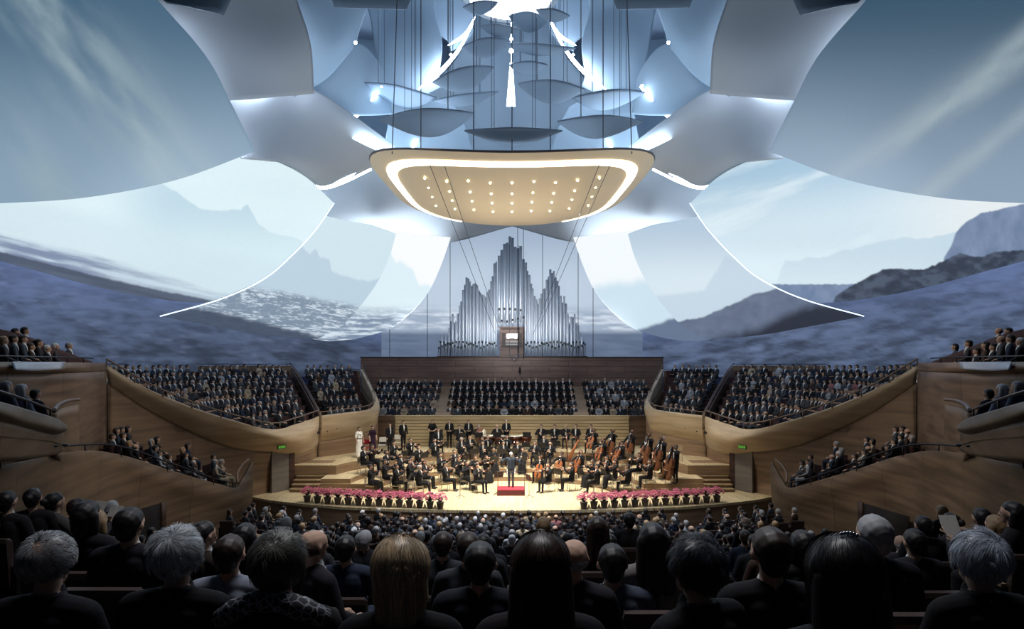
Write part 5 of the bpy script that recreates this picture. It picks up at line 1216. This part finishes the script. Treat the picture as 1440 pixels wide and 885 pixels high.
# ================================================================ the audience
ORD = ['first', 'second', 'third', 'fourth', 'fifth', 'sixth', 'seventh', 'eighth', 'ninth', 'tenth', 'eleventh', 'twelfth', 'thirteenth', 'fourteenth', 'fifteenth', 'sixteenth', 'seventeenth', 'eighteenth', 'nineteenth',
       'twentieth'] + ['twenty-' + w for w in ('first', 'second', 'third', 'fourth', 'fifth', 'sixth', 'seventh', 'eighth', 'ninth')] + ['thirtieth'] + ['thirty-' + w for w in ('first', 'second', 'third', 'fourth', 'fifth', 'sixth', 'seventh', 'eighth', 'ninth')] + ['fortieth'] + ['forty-' + w for w in ('first', 'second', 'third', 'fourth', 'fifth', 'sixth', 'seventh', 'eighth', 'ninth')]
cr = random.Random(11)
CLO = [('black suit', (.014, .015, .019)), ('charcoal suit', (.024, .026, .032)), ('dark grey suit', (.045, .048, .058)), ('grey suit', (.065, .07, .082)), ('navy suit', (.024, .034, .062)), ('slate suit', (.06, .074, .095)), ('brown jacket', (.065, .042, .032)),
       ('cream top', (.42, .35, .25)), ('light shirt', (.34, .36, .40)), ('dusty pink top', (.30, .13, .13))]
PEND = []
def crowd_person(loc, rz, place, group, far=True, light=1.0, pose='lap', sc=1.0, choir=False, force=False):
    fem = cr.random() < .3 and not choir; hair = cr.choices(['black', 'dark brown', 'grey', 'blond', 'white'], [.46, .2, .14, .14 if fem else .05, .06])[0]
    style = cr.choice(['bob', 'bun', 'bob']) if fem else ('bald' if cr.random() < .08 else 'short')
    ck = cr.choices(CLO, [4, 3, 3, 3, 2, 2, 1, 1.6 if fem else .2, .9, .8 if fem else .1])[0] if not choir else CLO[0]
    lab = '%s-haired %s in %s, %s' % (hair, 'woman' if fem else 'man', ck[0].replace('suit', 'dress') if fem else ck[0], place)
    s = sc * cr.uniform(.96, 1.04)
    PEND.append((0 if force else float(loc[1]), tuple(float(v) for v in loc), rz + cr.uniform(-.12, .12), fem, style, hair, CLO.index(ck), lab, group, s))
# terraces
for (side, outer), rows in TERR.items():
    for k, r in enumerate(rows):
        dl = np.linalg.norm(np.diff(r, axis=0), axis=1); s = np.concatenate([[0], np.cumsum(dl)]); n = int((s[-1] - (.5 if outer else .2)) / .50)
        for j in range(n):
            if cr.random() < .05 or .3 + j * .50 > s[-1] - .25: continue
            t = (.35 if outer else .2) + j * .50 + cr.uniform(-.04, .04); p = [np.interp(t, s, r[:, q]) for q in range(3)]
            sg = SIDE[side]; rz = face(p[0], p[1], 0, 33.5) if outer else face(p[0], p[1], sg * -3.0, 33)
            nm = '%s seat of row %s, %s %s terrace' % (ORD[j], k + 1, 'outer' if outer else 'inner', side)
            crowd_person(p, rz, nm, 'audience in the %s %s terrace' % ('outer' if outer else 'inner', side))
# choir behind the stage
for bi, (bn, xa, xb) in enumerate((('left', -9.6, -5.35), ('middle', -4.15, 4.15), ('right', 5.35, 9.6))):
    for k, (y, z) in enumerate(CH_ROWS):
        w = (y - 43) * .035
        a, b = (xa - w * (1 if bi == 1 else 1.6), xb - (w if bi == 0 else (-w if bi == 1 else 0))) if bi < 2 else (xa + w, xb + w * 1.6)
        n = int((b - a) / (.45 if bi != 1 else .50))
        mb = MB(); mb.box(a - .1, b + .1, y - .12, y + .30, z, z + .42); mb.box(a - .1, b + .1, y + .30, y + .36, z, z + .85)
        tag(mb.build('choir_bench', M['seat_fabric']), 'dark red bench of the %s choir block, %s row from the stage' % (bn, ORD[k]), 'bench', 'choir benches')
        for j in range(n + 1):
            x = a + (b - a) * j / n
            place = '%s seat of row %d, %s choir block' % (ORD[j], k + 1, bn)
            crowd_person((x, y - .05, z), PI, place, 'people of the %s choir block' % bn, choir=(bi == 1 and k > 1))
# theatre seats
def seat_parts():
    r = []
    mb = MB(); mb.box(-.25, .25, -.24, .22, .36, .425); r.append(('cushion', mb.mesh('cushion', [M['seat_fabric']])))
    mb = MB(); v = []
    for y, z, w in ((-.27, .38, .24), (-.33, .86, .25), (-.32, .90, .23), (-.26, .90, .23), (-.24, .86, .25), (-.20, .38, .24)): v += [(-w, y, z), (w, y, z)]
    mb.add(v, [(0, 1, 3, 2), (2, 3, 5, 4), (4, 5, 7, 6), (6, 7, 9, 8), (8, 9, 11, 10), (10, 11, 1, 0), (0, 2, 4, 6, 8, 10), (11, 9, 7, 5, 3, 1)]); r.append(('backrest', mb.mesh('backrest', [M['seat_back']])))
    for s in (-1, 1):
        mb = MB(); mb.box(s * .285 - .02, s * .285 + .02, -.26, .1, 0, .58, 0); mb.box(s * .285 - .03, s * .285 + .03, -.26, .14, .58, .61, 1); r.append(('armrest', mb.mesh('armrest', [M['dark_metal'], M['riser_wood']])))
    return r
M['seat_back'] = plain('walnut_seat_back', (58, 42, 38), .6, var=.15, scale=10)
SEAT = seat_parts()
mb = MB()
for n_, me in SEAT:
    base = {'cushion': 0, 'backrest': 1, 'armrest': 2}[n_]
    mb.add([tuple(v.co) for v in me.vertices], [tuple(p.vertices) for p in me.polygons], base)
SEAT_ONE = mb.mesh('seat_all', [M['seat_fabric'], M['seat_back'], M['dark_metal']])
def seat(loc, rz, lab, parts, group):
    if parts:
        o = empty('theatre_seat', loc, rz); [link(n, m, o) for n, m in SEAT]
    else: o = link('theatre_seat', SEAT_ONE, None, loc, rz)
    tag(o, lab, 'seat', group)
# stalls
NEAR = []      # footprints of the people set by hand
def stall_xyz(px, py, d):
    x, _, z = P(px, py, d); return x, d, z
HAND = [ # px, head-top py, d, fem, style, hair, clothes, colour, pose, turn, label
 (182, 716, 4.3, 0, 'short', 'black', 'dark shirt', (.014, .014, .02), 'lap', 0, 'broad man with cropped dark head and dark shirt behind the silver-haired man'),
 (323, 755, 3.9, 0, 'short', 'dark brown', 'light grey shirt', (.22, .24, .30), 'lap', 0, 'man in a light grey shirt right of the silver-haired man'),
 (440, 745, 4.4, 0, 'bald', 'dark brown', 'dark jacket', (.016, .014, .02), 'lap', -.7, 'balding man turned right behind the grey-haired man with the scarf'),
 (486, 755, 5.6, 0, 'short', 'black', 'navy shirt', (.03, .04, .07), 'lap', 0, 'man with round dark head left of the long blond hair'),
 (675, 765, 3.5, 0, 'short', 'black', 'dark navy jacket', (.012, .014, .022), 'lap', 0, 'man with shiny black hair right of the long blond hair'),
 (806, 758, 3.7, 0, 'bald', 'grey', 'dark shirt', (.02, .02, .026), 'lap', -.3, 'grey balding man just right of the long brown hair'),
 (861, 768, 3.9, 0, 'short', 'black', 'grey-blue shirt', (.07, .085, .12), 'lap', 0, 'dark-haired man in a grey-blue shirt right of the balding man'),
 (918, 738, 4.0, 1, 'long', 'black', 'pale grey blouse', (.16, .15, .15), 'lap', 0, 'woman with long black hair in a pale grey blouse'),
 (1084, 745, 3.0, 0, 'short', 'dark brown', 'black jacket', (.010, .010, .013), 'lap', 0, 'brown-haired person in black right of the man with the visible ear'),
 (1229, 727, 3.6, 0, 'short', 'grey', 'black jacket', (.010, .010, .013), 'lap', 0, 'grey-haired man behind the black hair with a hair clip'),
 (122, 706, 4.8, 1, 'bob', 'black', 'black top', (.010, .010, .013), 'lap', 0, 'person with full black hair above the grey thin-haired man'),
 (286, 735, 5.4, 0, 'short', 'black', 'dark coat', (.03, .022, .02), 'lap', -.5, 'dark-haired man turned right above the man in the light grey shirt'),
 (345, 738, 5.2, 1, 'bob', 'black', 'dark top', (.014, .014, .018), 'lap', 0, 'woman with black bob above the grey-haired man with the scarf'),
 (46, 688, 7.4, 1, 'bun', 'black', 'dark top', (.02, .018, .022), 'lap', .3, 'woman with high dark hair at the far left edge below the balcony'),
 (77, 694, 7.6, 1, 'bun', 'black', 'pale top', (.10, .09, .09), 'paper', -.4, 'woman with dark hair holding a paper at the far left'),
 (10, 692, 7.0, 0, 'short', 'black', 'dark top', (.02, .018, .022), 'lap', 0, 'dark-haired man at the very left edge of the picture'),
 (108, 702, 7.9, 0, 'short', 'dark brown', 'grey jacket', (.05, .045, .05), 'paper', -.3, 'brown-haired man beside the woman holding a paper at left'),
 (132, 713, 9.0, 0, 'short', 'dark brown', 'black jacket', (.012, .012, .016), 'paper', .1, 'man holding up a white programme left of the dark doorway'),
 (157, 705, 9.4, 0, 'short', 'white', 'black jacket', (.012, .012, .016), 'lap', 0, 'white-haired man left of the dark doorway'),
 (137, 720, 6.6, 1, 'bob', 'blond', 'brown top', (.05, .035, .03), 'lap', 0, 'woman with light brown bob left of the cropped head'),
 (1380, 716, 7.2, 0, 'short', 'black', 'dark grey jacket', (.04, .04, .045), 'paper', 0, 'man holding up a white programme at the far right'),
 (1424, 707, 6.4, 1, 'bob', 'black', 'dark top', (.015, .014, .018), 'lap', .7, 'woman with black hair turned left at the far right edge'),
 (1400, 726, 6.9, 1, 'bob', 'blond', 'pale brown top', (.16, .11, .08), 'paper', .2, 'blond woman with a raised hand above the silver-haired man at right'),
 (1337, 723, 7.9, 1, 'bun', 'dark brown', 'dark top', (.03, .025, .03), 'lap', .5, 'woman with dark tied hair left of the raised white programme'),
 (1298, 727, 7.4, 0, 'short', 'black', 'black jacket', (.012, .012, .015), 'lap', 0, 'dark round-headed man right of the dark doorway at right'),
 (1268, 753, 8.5, 0, 'bald', 'grey', 'dark grey shirt', (.04, .035, .04), 'lap', 0, 'small bald man right of the grey-haired man'),
 (1286, 746, 5.6, 0, 'short', 'black', 'black shirt', (.02, .02, .024), 'lap', 0, 'man with black hair and a phone behind the silver-haired man at right'),
 (1128, 748, 4.9, 1, 'bob', 'black', 'black top', (.012, .012, .015), 'lap', 0, 'woman with black bob left of the woman with the hair clip'),
 (840, 728, 6.2, 1, 'long', 'dark brown', 'brown top', (.03, .022, .02), 'lap', 0, 'woman with long brown hair above the balding grey man'),
 (764, 728, 9.0, 1, 'bob', 'blond', 'dark top', (.02, .02, .024), 'lap', 0, 'woman with short blond hair above the long brown hair'),
 (885, 722, 9.5, 0, 'short', 'black', 'black jacket', (.012, .012, .015), 'lap', 0, 'man with black hair above the woman in the pale blouse'),
 (655, 752, 12.0, 0, 'bald', 'grey', 'black jacket', (.012, .012, .015), 'lap', 0, 'small bald man in black left of the shiny black hair')]
FOREG = [ # px, top py, d, fem, look, colour, clothes, turn, label
 (67, 750, 2.75, 0, 'thin', (136, 138, 142), (.006, .006, .010), -.05, 'man with thin grey hair in black, leftmost of the front row'),
 (249, 742, 2.8, 0, 'whorl', (176, 182, 188), (.005, .005, .007), 0, 'man with thick silver hair in black, second from left in the front row'),
 (391, 749, 2.45, 0, 'whorl', (84, 82, 76), (.006, .006, .008), 0, 'man with dark grey hair and a patterned scarf in the front row'),
 (564, 753, 2.25, 1, 'longmid', (196, 170, 136), (.004, .004, .006), 0, 'woman with shoulder-length blond hair in the front row'),
 (760, 748, 2.15, 1, 'long', (62, 44, 36), (.010, .007, .010), 0, 'woman with long brown hair in the middle of the front row'),
 (980, 755, 2.55, 0, 'short', (44, 46, 54), (.006, .006, .008), .55, 'man with dark grey hair turned left showing his ear'),
 (1185, 750, 1.85, 1, 'long', (22, 20, 24), (.006, .008, .012), 0, 'woman with black hair and a silver hair clip'),
 (1378, 748, 2.8, 0, 'whorl', (160, 168, 182), (.005, .005, .007), .1, 'man with silver-grey hair at the right end of the front row')]
HPOS = []
for (px, py, d, *_r) in HAND: x, y, z = P(px, py, d); HPOS.append((x, y))
def stall_zz(x, d):
    s = lambda a, b, v: float(sst(a, b, np.array([v]))[0])
    return stall_z(d) + .08 * max(abs(x) - 7, 0) * s(14, 20, d) + .62 * s(3.4, 4.6, abs(x)) * s(4.4, 5.6, d) * (1 - s(11, 14, d))
SROWS = [4.95 + 1.22 * k for k in range(19)]
si = 0; NP = 0; SEATS = []
for k, d0 in enumerate(SROWS):
    xm = min(d0 * .80 + .4, 13.3 if d0 < 22 else 12.6 - (d0 - 22) * .25)
    sp = .70 if d0 > 12 else .64; n = int(2 * xm / sp)
    for j in range(n + 1):
        x = -xm + 2 * xm * j / n; y = d0 + .012 * x * x
        if y > 27.6: continue
        lim = 12.4 if y < 24 else 11.2
        if y < 16: lim = 11.6
        if abs(x) > lim or 1.3 < abs(abs(x) - 5.2) * 0 + 99 and False: continue
        if abs(abs(x) - (3.1 + d0 * .16)) < .42: continue        # two aisles
        if min((math.hypot(x - a, y - b) for a, b in HPOS), default=9) < .8: continue
        z = stall_zz(x, y)
        hpx = CX + F * x / y; hpy = HY + F * (H - z - 1.33) / y; e_ = min(hpx, 1440 - hpx)
        if y < 24 and hpy < (706 if e_ < 150 else 742 if e_ < 345 else 722): continue
        occ = .95 if d0 > 21 else (.66 if d0 > 12 else .50)
        vis = d0 > 21 or cr.random() < .75
        place = '%s from left, %s stalls row' % (ORD[min(j, 39)], ORD[k])
        p = cr.random() < occ
        if not p and not vis: continue
        SEATS.append((y, (x, y, z), 'dark walnut theatre seat, %s' % place, d0 < 9)); NP += p
        if p: crowd_person((x, y, z), face(x, y, 0, 34) * .8, place, 'audience in the stalls', sc=1.0 if y > 9 else 1.03)
for px, py, d, fem, st_, hair, cl, colr, pose, turn, lab in HAND:
    x, y, zt = P(px, py, d); zf = zt - 1.335; me = kit(pose, bool(fem), st_, hair, .011, 0.0, False)
    o = person(pose, bool(fem), st_, hair, (x, y, zf), turn, lab, 'audience in the stalls near the camera', (*colr, 1), cname='top' if fem else ('shirt' if 'shirt' in cl else 'jacket'), coat=False)
    seat((x, y, zf), 0, 'dark seat of the ' + ' '.join(lab.split()[:12]), True, 'theatre seats near the camera')
    mb = MB(); mb.box(x - .33, x + .33, y - .48, y + .48, zf - .9, zf - .002); tag(mb.build('trim_1', M['floor']), kind='structure')
    if pose == 'paper':
        mb = MB(); mb.box(-.105, -.003, 0, .006, 0, .15); mb.box(.003, .105, 0, .006, 0, .15); q = mb.build('programme', M['paper'], None, (x + (-math.sin(turn)) * .5, y + math.cos(turn) * .5, zf + 1.0)); q.rotation_euler = (-.5, 0, turn)
        tag(q, 'open white programme %s' % {77: 'leftmost of those held up at the left', 108: 'held beside the leftmost one', 132: 'nearest the dark doorway at left', 1380: 'held highest at the far right', 1400: 'held low above the silver-haired man at right'}[px], 'programme')
# side balconies
BOXP = [(158, 612, 23.4), (164, 604, 23.8), (171, 601, 24.3), (180, 600, 24.8), (173, 609, 23.2), (182, 618, 23.0), (191, 626, 23.2), (213, 616, 24.8), (221, 614, 25.2), (219, 627, 24.2), (224, 633, 24.0), (238, 639, 24.4),
        (257, 630, 25.8), (264, 623, 26.4), (261, 636, 25.4), (270, 640, 25.4), (272, 648, 25.2), (300, 638, 27.0), (303, 648, 26.4), (312, 647, 26.8), (306, 656, 26.2), (317, 664, 26.6)]
MIDP = [(9, 537, 12.0, 'grey', 'bob'), (31, 541, 12.8, 'white', 'bob'), (50, 548, 14.2, 'black', 'short')]
UPP = [(5, 474, 16.4), (19, 472, 16.8), (32, 473, 17.1), (22, 461, 18.2), (35, 462, 18.3), (43, 482, 17.0), (54, 480, 17.5), (66, 488, 17.8), (78, 481, 18.4), (97, 483, 18.6)]
def behind(line, px, d, gap):
    """push a sitter outward along the sight line until clear of the balcony front"""
    w = np.array([P(*p) for p in cr1(line, 60)])
    for _ in range(60):
        x = (px - CX) * d / F
        xw = np.interp(d, w[:, 1], w[:, 0])
        if x < xw - gap and np.hypot(w[:, 0] - x, w[:, 1] - d).min() > gap * .8: break
        d += .12
    return d
for side, fl in sides:
    fx = lambda p: 1440 - p if fl else p
    sg = SIDE[side]
    def pad(x, y, z, par=None):
        mb = MB(); mb.box(x - .26, x + .26, y - .26, y + .26, z - .06, z); mb.box(x - .22, x + .22, y - .22, y + .22, z, z + .415)
        mb.box(*sorted((x + sg * .26, x + sg * .33)), y - .26, y + .26, z, z + .85)
        return mb
    for n, (px, py, d) in enumerate(BOXP):
        d = behind(L0, px, d, .8); x, y, zt = P(fx(px), py, d); z = zt - 1.33; nm = '%s from the near end, low %s side balcony' % (ORD[n], side)
        tag(pad(x, y, z).build('balcony_seat', M['seat_fabric']), 'dark seat under the person ' + nm, 'seat', 'seats of the low side balconies')
        crowd_person((x, y, z), face(x, y, 0, 35), nm, 'audience in the low %s side balcony' % side)
    for n, (px, py, d, h, s_) in enumerate(MIDP):
        x, y, zt = P(fx(px), py, d); z = zt - 1.33
        person('lap', s_ == 'bob', s_, h, (x, y, z), face(x, y, x - sg * 4.5, y + 12), '%s-haired %s sitting behind the lip of the middle %s balcony' % (h, 'woman' if s_ == 'bob' else 'man', side), 'audience in the middle balconies', ((.10, .12, .17, 1), (.2, .23, .3, 1), (.02, .025, .04, 1))[n], cname='jacket', coat=False)
        tag(pad(x, y, z).build('balcony_seat', M['seat_fabric']), 'dark seat in the middle %s balcony under the %s-haired person' % (side, h), 'seat', 'seats of the middle balconies')
    for n, (px, py, d) in enumerate(UPP):
        d = behind(W0, px, d, .8 if n not in (3, 4) else 1.5); x, y, zt = P(fx(px), py, d); z = zt - 1.33; nm = '%s from the picture edge, topmost %s balcony' % (ORD[n], side)
        tag(pad(x, y, z).build('balcony_seat', M['seat_fabric']), 'dark red seat under the %s person in the topmost %s balcony' % (ORD[n], side), 'seat', 'seats of the topmost balconies')
        crowd_person((x, y, z), face(x, y, 0, 30), nm, 'audience in the topmost %s balcony' % side)

# ================================================================ front row, close to the camera
def hair_mat(name, c):
    m, nt, b = nodes(name)
    no = nn(nt, 'ShaderNodeTexNoise'); no.inputs['Scale'].default_value = 60; tc = nn(nt, 'ShaderNodeTexCoord'); nt.links.new(tc.outputs['Object'], no.inputs['Vector'])
    mx = nn(nt, 'ShaderNodeMix', data_type='RGBA'); c = lin(c); mx.inputs[6].default_value = (*(c * .45), 1); mx.inputs[7].default_value = (*np.minimum(c * 1.35, 1), 1)
    nt.links.new(no.outputs['Fac'], mx.inputs[0]); nt.links.new(mx.outputs[2], b.inputs['Base Color']); b.inputs['Roughness'].default_value = .42; b.inputs['Specular IOR Level'].default_value = .45
    return m
def strand_mat(c):
    m, nt, b = nodes('hair_strand'); at = nn(nt, 'ShaderNodeAttribute'); at.attribute_name = 'tone'; mx = nn(nt, 'ShaderNodeMix', data_type='RGBA'); c = lin(c)
    mx.inputs[6].default_value = (*(c * .22), 1); mx.inputs[7].default_value = (*np.minimum(c * 1.7, 1), 1); nt.links.new(at.outputs['Fac'], mx.inputs[0]); nt.links.new(mx.outputs[2], b.inputs['Base Color'])
    b.inputs['Roughness'].default_value = .4; b.inputs['Specular IOR Level'].default_value = .4; return m
def strands(look, seed, hy=0.0):
    """individual hair strands as thin ribbons following the scalp"""
    rr = np.random.default_rng(seed); c = np.array([0, hy - .006, 1.235 + .012]); R_ = np.array([.100, .119, .109]); V = []; Fc = []; shade = []
    N = {'thin': 7500, 'whorl': 6500, 'short': 6000, 'long': 6500, 'longmid': 6500}[look]
    crown = np.array([.12, -.62, .78]); crown /= np.linalg.norm(crown)
    if look in ('long', 'longmid'): crown = np.array([0, .15, 1.0]); crown /= np.linalg.norm(crown)
    nseg = {'long': 16, 'longmid': 14}.get(look, 7); L_ = {'thin': .03, 'whorl': .060, 'short': .045, 'long': .52, 'longmid': .205}[look]
    clump = rr.normal(size=(260, 3)) * .5; cdir = rr.normal(size=(260, 3)); cdir /= np.linalg.norm(cdir, axis=1, keepdims=True)
    for i in range(N):
        v = rr.normal(size=3); v /= np.linalg.norm(v)
        if v[1] > .55 and v[2] < .35: continue
        if v[2] < -.62 and look not in ('long', 'longmid'): continue
        if v[2] < -.3 and v[1] > .1: continue
        if look == 'thin' and v[2] > .35 and rr.random() < .06: continue
        if look in ('long', 'longmid') and v[2] < -.1 and rr.random() < .6: continue
        q = int(np.argmax(cdir @ v)); cl = clump[q]
        p = c + v * R_ * .985; fl_ = v - crown; fl_ -= v * (fl_ @ v); fl_ /= np.linalg.norm(fl_) + 1e-6
        sw = np.cross(v, fl_); dirn = fl_ + sw * (.45 if look in ('whorl', 'thin', 'short') else .05) + cl * .35 * (1 if look != 'long' else .4) + rr.normal(size=3) * .10; dirn /= np.linalg.norm(dirn)
        step = L_ / nseg * rr.uniform(.75, 1.1); w = .0009 if look != 'thin' else .0011; pts = []
        lift = rr.uniform(.0, .012) + (.05 * abs(cl[0])) * (1 if look != 'thin' else .4); shade.append(float(np.clip(.5 + .35 * cl[1] + rr.normal() * .22, 0, 1)))
        if look == 'longmid': step = max(.04, (p[2] - 1.12) * 1.1 + .02) / nseg * rr.uniform(.85, 1.1)
        for k in range(nseg + 1):
            pts.append(p.copy()); p = p + dirn * step; t = k / nseg
            u = (p - c) / R_; ru = np.linalg.norm(u)
            if look in ('long', 'longmid'):
                if p[2] > c[2] - .045:
                    p = c + u / ru * (1.0 + lift) * R_; n_ = u / ru; dirn = dirn - n_ * (dirn @ n_) * .9
                else:
                    tgt = .058 if look == 'long' else .074; rx = abs(p[0]);
                    dirn = dirn + np.array([-.02 * p[0] / .1 + .07 * math.sin(k * .9 + cl[1] * 6), -.02 * (1 if p[1] > -.06 else -1), -.5])
                    if p[2] < 1.10 and p[1] > -.12 - .02 * look.startswith('long'): p[1] -= .008
                rx = math.hypot(p[0] / .100, (p[1] + .012) / .120); lim_ = 1.03 + lift * 6 + (.30 if look == 'longmid' else .05) * min(1, max(0, (c[2] - p[2]) / .2))
                if p[2] < c[2] and rx > lim_: p[0] *= lim_ / rx; p[1] = (p[1] + .012) * lim_ / rx - .012
                dirn = dirn + np.array([0, -.02 if p[1] > -.04 else 0, -.14]); dirn /= np.linalg.norm(dirn)
            else:
                if ru < 1.0 + lift * (1 + 3 * t) or ru > 1.0 + lift * (1 + 3 * t) + .02: p = c + u / ru * (1.0 + lift * (1 + 3 * t)) * R_
                n_ = u / ru; dirn = dirn - n_ * (dirn @ n_) * .8 + np.array([0, 0, -.06]); dirn /= np.linalg.norm(dirn)
        b = len(V)
        for k, pt in enumerate(pts):
            tdir = pts[min(k + 1, nseg)] - pts[max(k - 1, 0)]; out = pt - c; out[2] *= .3 if look.startswith('long') else 1
            sd = np.cross(tdir, out); sd /= np.linalg.norm(sd) + 1e-9; ww = w * (1 - .7 * (k / nseg) ** 2)
            V.append(pt - sd * ww); V.append(pt + sd * ww)
        for k in range(nseg): Fc.append((b + 2 * k, b + 2 * k + 1, b + 2 * k + 3, b + 2 * k + 2))
    return V, Fc, np.repeat(shade, 2 * (nseg + 1))
for i, (px, py, d, fem, look, hc, cc, turn, lab) in enumerate(FOREG):
    x, y, zt = P(px, py, d); zf = zt - 1.352
    style = {'thin': 'bald', 'whorl': 'short', 'short': 'short', 'long': 'long', 'longmid': 'bob'}[look]
    mb, HV, HF = figure('lap', bool(fem), style, .009)
    hm = hair_mat('front_row_hair', hc)
    o = mb.build('person', [M['skin'], M['suit'], M['suit'], M['shoe'], hm, M['suit'], M['eye'], M['lip']], None, (x, y, zf), turn); o.color = (*cc, 1); tag(o, lab, 'person', 'front row of the audience')
    HV = (HV - [0, -.006, 1.24]) * [.94, .94, .94] + [0, -.006, 1.24]
    h = link('hair', mesh_from('hair', HV, HF, hm), o); V, Fc, sh = strands(look, 50 + i); me = mesh_from('hair_strands', V, Fc, strand_mat(hc)); at_ = me.attributes.new('tone', 'FLOAT', 'POINT'); at_.data.foreach_set('value', sh.astype(np.float32)); link('hair_strands', me, h)
    if not fem:
        tb = MB(); ring = [(.064 * math.cos(2 * PI * q / 24), -.012 + .066 * math.sin(2 * PI * q / 24), 1.083 - .012 * math.sin(2 * PI * q / 24)) for q in range(24)]; tb.tube(ring, .016, 8, closed=True); q = tb.build('collar', [M['suit']], o); q.color = (*cc, 1)
    seat((x, y, zf), 0, 'dark seat of the ' + ' '.join(lab.split()[:12]), True, 'theatre seats near the camera')
    tb = MB(); tb.box(x - .33, x + .33, y - .45, y + .45, zf - .9, zf - .002); tag(tb.build('trim_1', M['floor']), kind='structure')
    if px == 391:
        sm_, nt, b_ = nodes('patterned_scarf'); vo = nn(nt, 'ShaderNodeTexVoronoi', feature='DISTANCE_TO_EDGE'); vo.inputs['Scale'].default_value = 34; tc = nn(nt, 'ShaderNodeTexCoord'); nt.links.new(tc.outputs['Object'], vo.inputs['Vector'])
        cr_ = nn(nt, 'ShaderNodeValToRGB'); cr_.color_ramp.elements[0].position = .05; cr_.color_ramp.elements[1].position = .09; cr_.color_ramp.elements[0].color = (.3, .3, .33, 1); cr_.color_ramp.elements[1].color = (.02, .02, .03, 1)
        nt.links.new(vo.outputs[0], cr_.inputs[0]); nt.links.new(cr_.outputs[0], b_.inputs['Base Color']); b_.inputs['Roughness'].default_value = .8
        tb = MB(); tb.tube([(-.20, -.05, 1.04), (-.12, -.085, 1.09), (-.05, -.09, 1.12), (.05, -.09, 1.12), (.12, -.085, 1.09), (.2, -.05, 1.04)], [.035, .045, .04, .04, .045, .035], 10); tb.build('scarf', [sm_], o)
    if px == 1185:
        tb = MB(); [tb.ball((-.022 + .009 * q, -.035, 1.362 - .0008 * abs(q - 2) ** 2), .0055, seg=8) for q in range(6)]; tb.build('hair_clip', [M['silver']], h)

# ================================================================ the crowd: the nearest as individuals, the rest as one mass
PEND.sort(key=lambda q: q[0]); n_made = sum(1 for o in bpy.data.objects if o.name.split('.')[0] == 'person'); N_IND = max(0, 304 - n_made)
# the balconies at the sides come first: nothing hides them
first = [q for q in PEND if 'balcony' in q[8]]; rest = [q for q in PEND if 'balcony' not in q[8]]
allp = first + rest
for q in allp[:N_IND]:
    o = link('person', one_mesh('lap', q[3], q[4], q[5]), None, q[1], q[2]); o.scale = (q[9],) * 3; o.color = (*CLO[q[6]][1], 1); tag(o, q[7], 'person', q[8])
HL = list(HC); stuffmats = [M['skin'], M['shirt'], M['shoe'], M['eye'], M['lip']] + [plain('crowd_cloth_' + n.replace(' ', '_'), (1, 1, 1), .85, var=.1, spec=.2) for n, c in CLO] + [M['hair_' + h] for h in HL]
for i, (n, c) in enumerate(CLO):
    mx = [x for x in stuffmats[5 + i].node_tree.nodes if x.type == 'MIX'][0]; mx.inputs[6].default_value = (*[v * .8 for v in c], 1); mx.inputs[7].default_value = (*[v * 1.2 for v in c], 1)
_low = {}
def low(fem, style):
    if (fem, style) not in _low:
        mb, HV, HF = figure('lap', fem, style, .032); mb.add([tuple(v) for v in HV], HF, HAIR, True)
        V = np.array(mb.v); tri = []; mt = []
        for f, m in zip(mb.f, mb.m):
            for k in range(1, len(f) - 1): tri.append((f[0], f[k], f[k + 1])); mt.append(m)
        _low[fem, style] = (V, np.array(tri), np.array(mt))
    return _low[fem, style]
def mass(items, name, mats, label, cat):
    Vs = []; Ts = []; Ms = []; off = 0
    for V, T, Mi in items: Vs.append(V); Ts.append(T + off); Ms.append(Mi); off += len(V)
    V = np.vstack(Vs); T = np.vstack(Ts); Mi = np.concatenate(Ms); me = bpy.data.meshes.new(name)
    me.vertices.add(len(V)); me.vertices.foreach_set('co', V.ravel()); me.loops.add(T.size); me.loops.foreach_set('vertex_index', T.ravel())
    me.polygons.add(len(T)); me.polygons.foreach_set('loop_start', np.arange(0, T.size, 3)); me.polygons.foreach_set('material_index', Mi.astype(np.int32)); me.polygons.foreach_set('use_smooth', np.ones(len(T), bool))
    for m in mats: me.materials.append(m)
    me.update(calc_edges=True); me.validate(); return tag(link(name, me), label, cat, kind='stuff')
items = []
for q in allp[N_IND:]:
    V, T, mt = low(q[3], q[4]); c, s = math.cos(q[2]), math.sin(q[2]); R = np.array([[c, -s, 0], [s, c, 0], [0, 0, 1]]) * q[9]
    lut = np.array([0, 5 + q[6], 1, 2, 5 + len(CLO) + HL.index(q[5]), 5 + q[6], 3, 4]); items.append((V @ R.T + np.array(q[1]), T, lut[mt]))
mass(items, 'audience_crowd', stuffmats, 'dense crowd of seated people in dark clothes filling the terraces, choir seats and distant stalls', 'audience')
SEATS.sort(key=lambda q: q[0]); n_s = sum(1 for o in bpy.data.objects if o.name.split('.')[0] == 'theatre_seat'); N_S = 290 - n_s
for y, loc, lab, parts in SEATS[:N_S]: seat(loc, 0, lab, parts, 'theatre seats of the stalls')
sv = np.array([tuple(v.co) for v in SEAT_ONE.vertices]); st_, sm2 = [], []
for p in SEAT_ONE.polygons:
    for k in range(1, len(p.vertices) - 1): st_.append((p.vertices[0], p.vertices[k], p.vertices[k + 1])); sm2.append(p.material_index)
if SEATS[N_S:]: 
    o = mass([(sv + np.array(q[1]), np.array(st_), np.array(sm2)) for q in SEATS[N_S:]], 'distant_seat_rows', [M['seat_fabric'], M['seat_back'], M['dark_metal']], 'dark walnut theatre seats of the rows nearest the stage', 'seats')
    o.data.polygons.foreach_set('use_smooth', [False] * len(o.data.polygons))
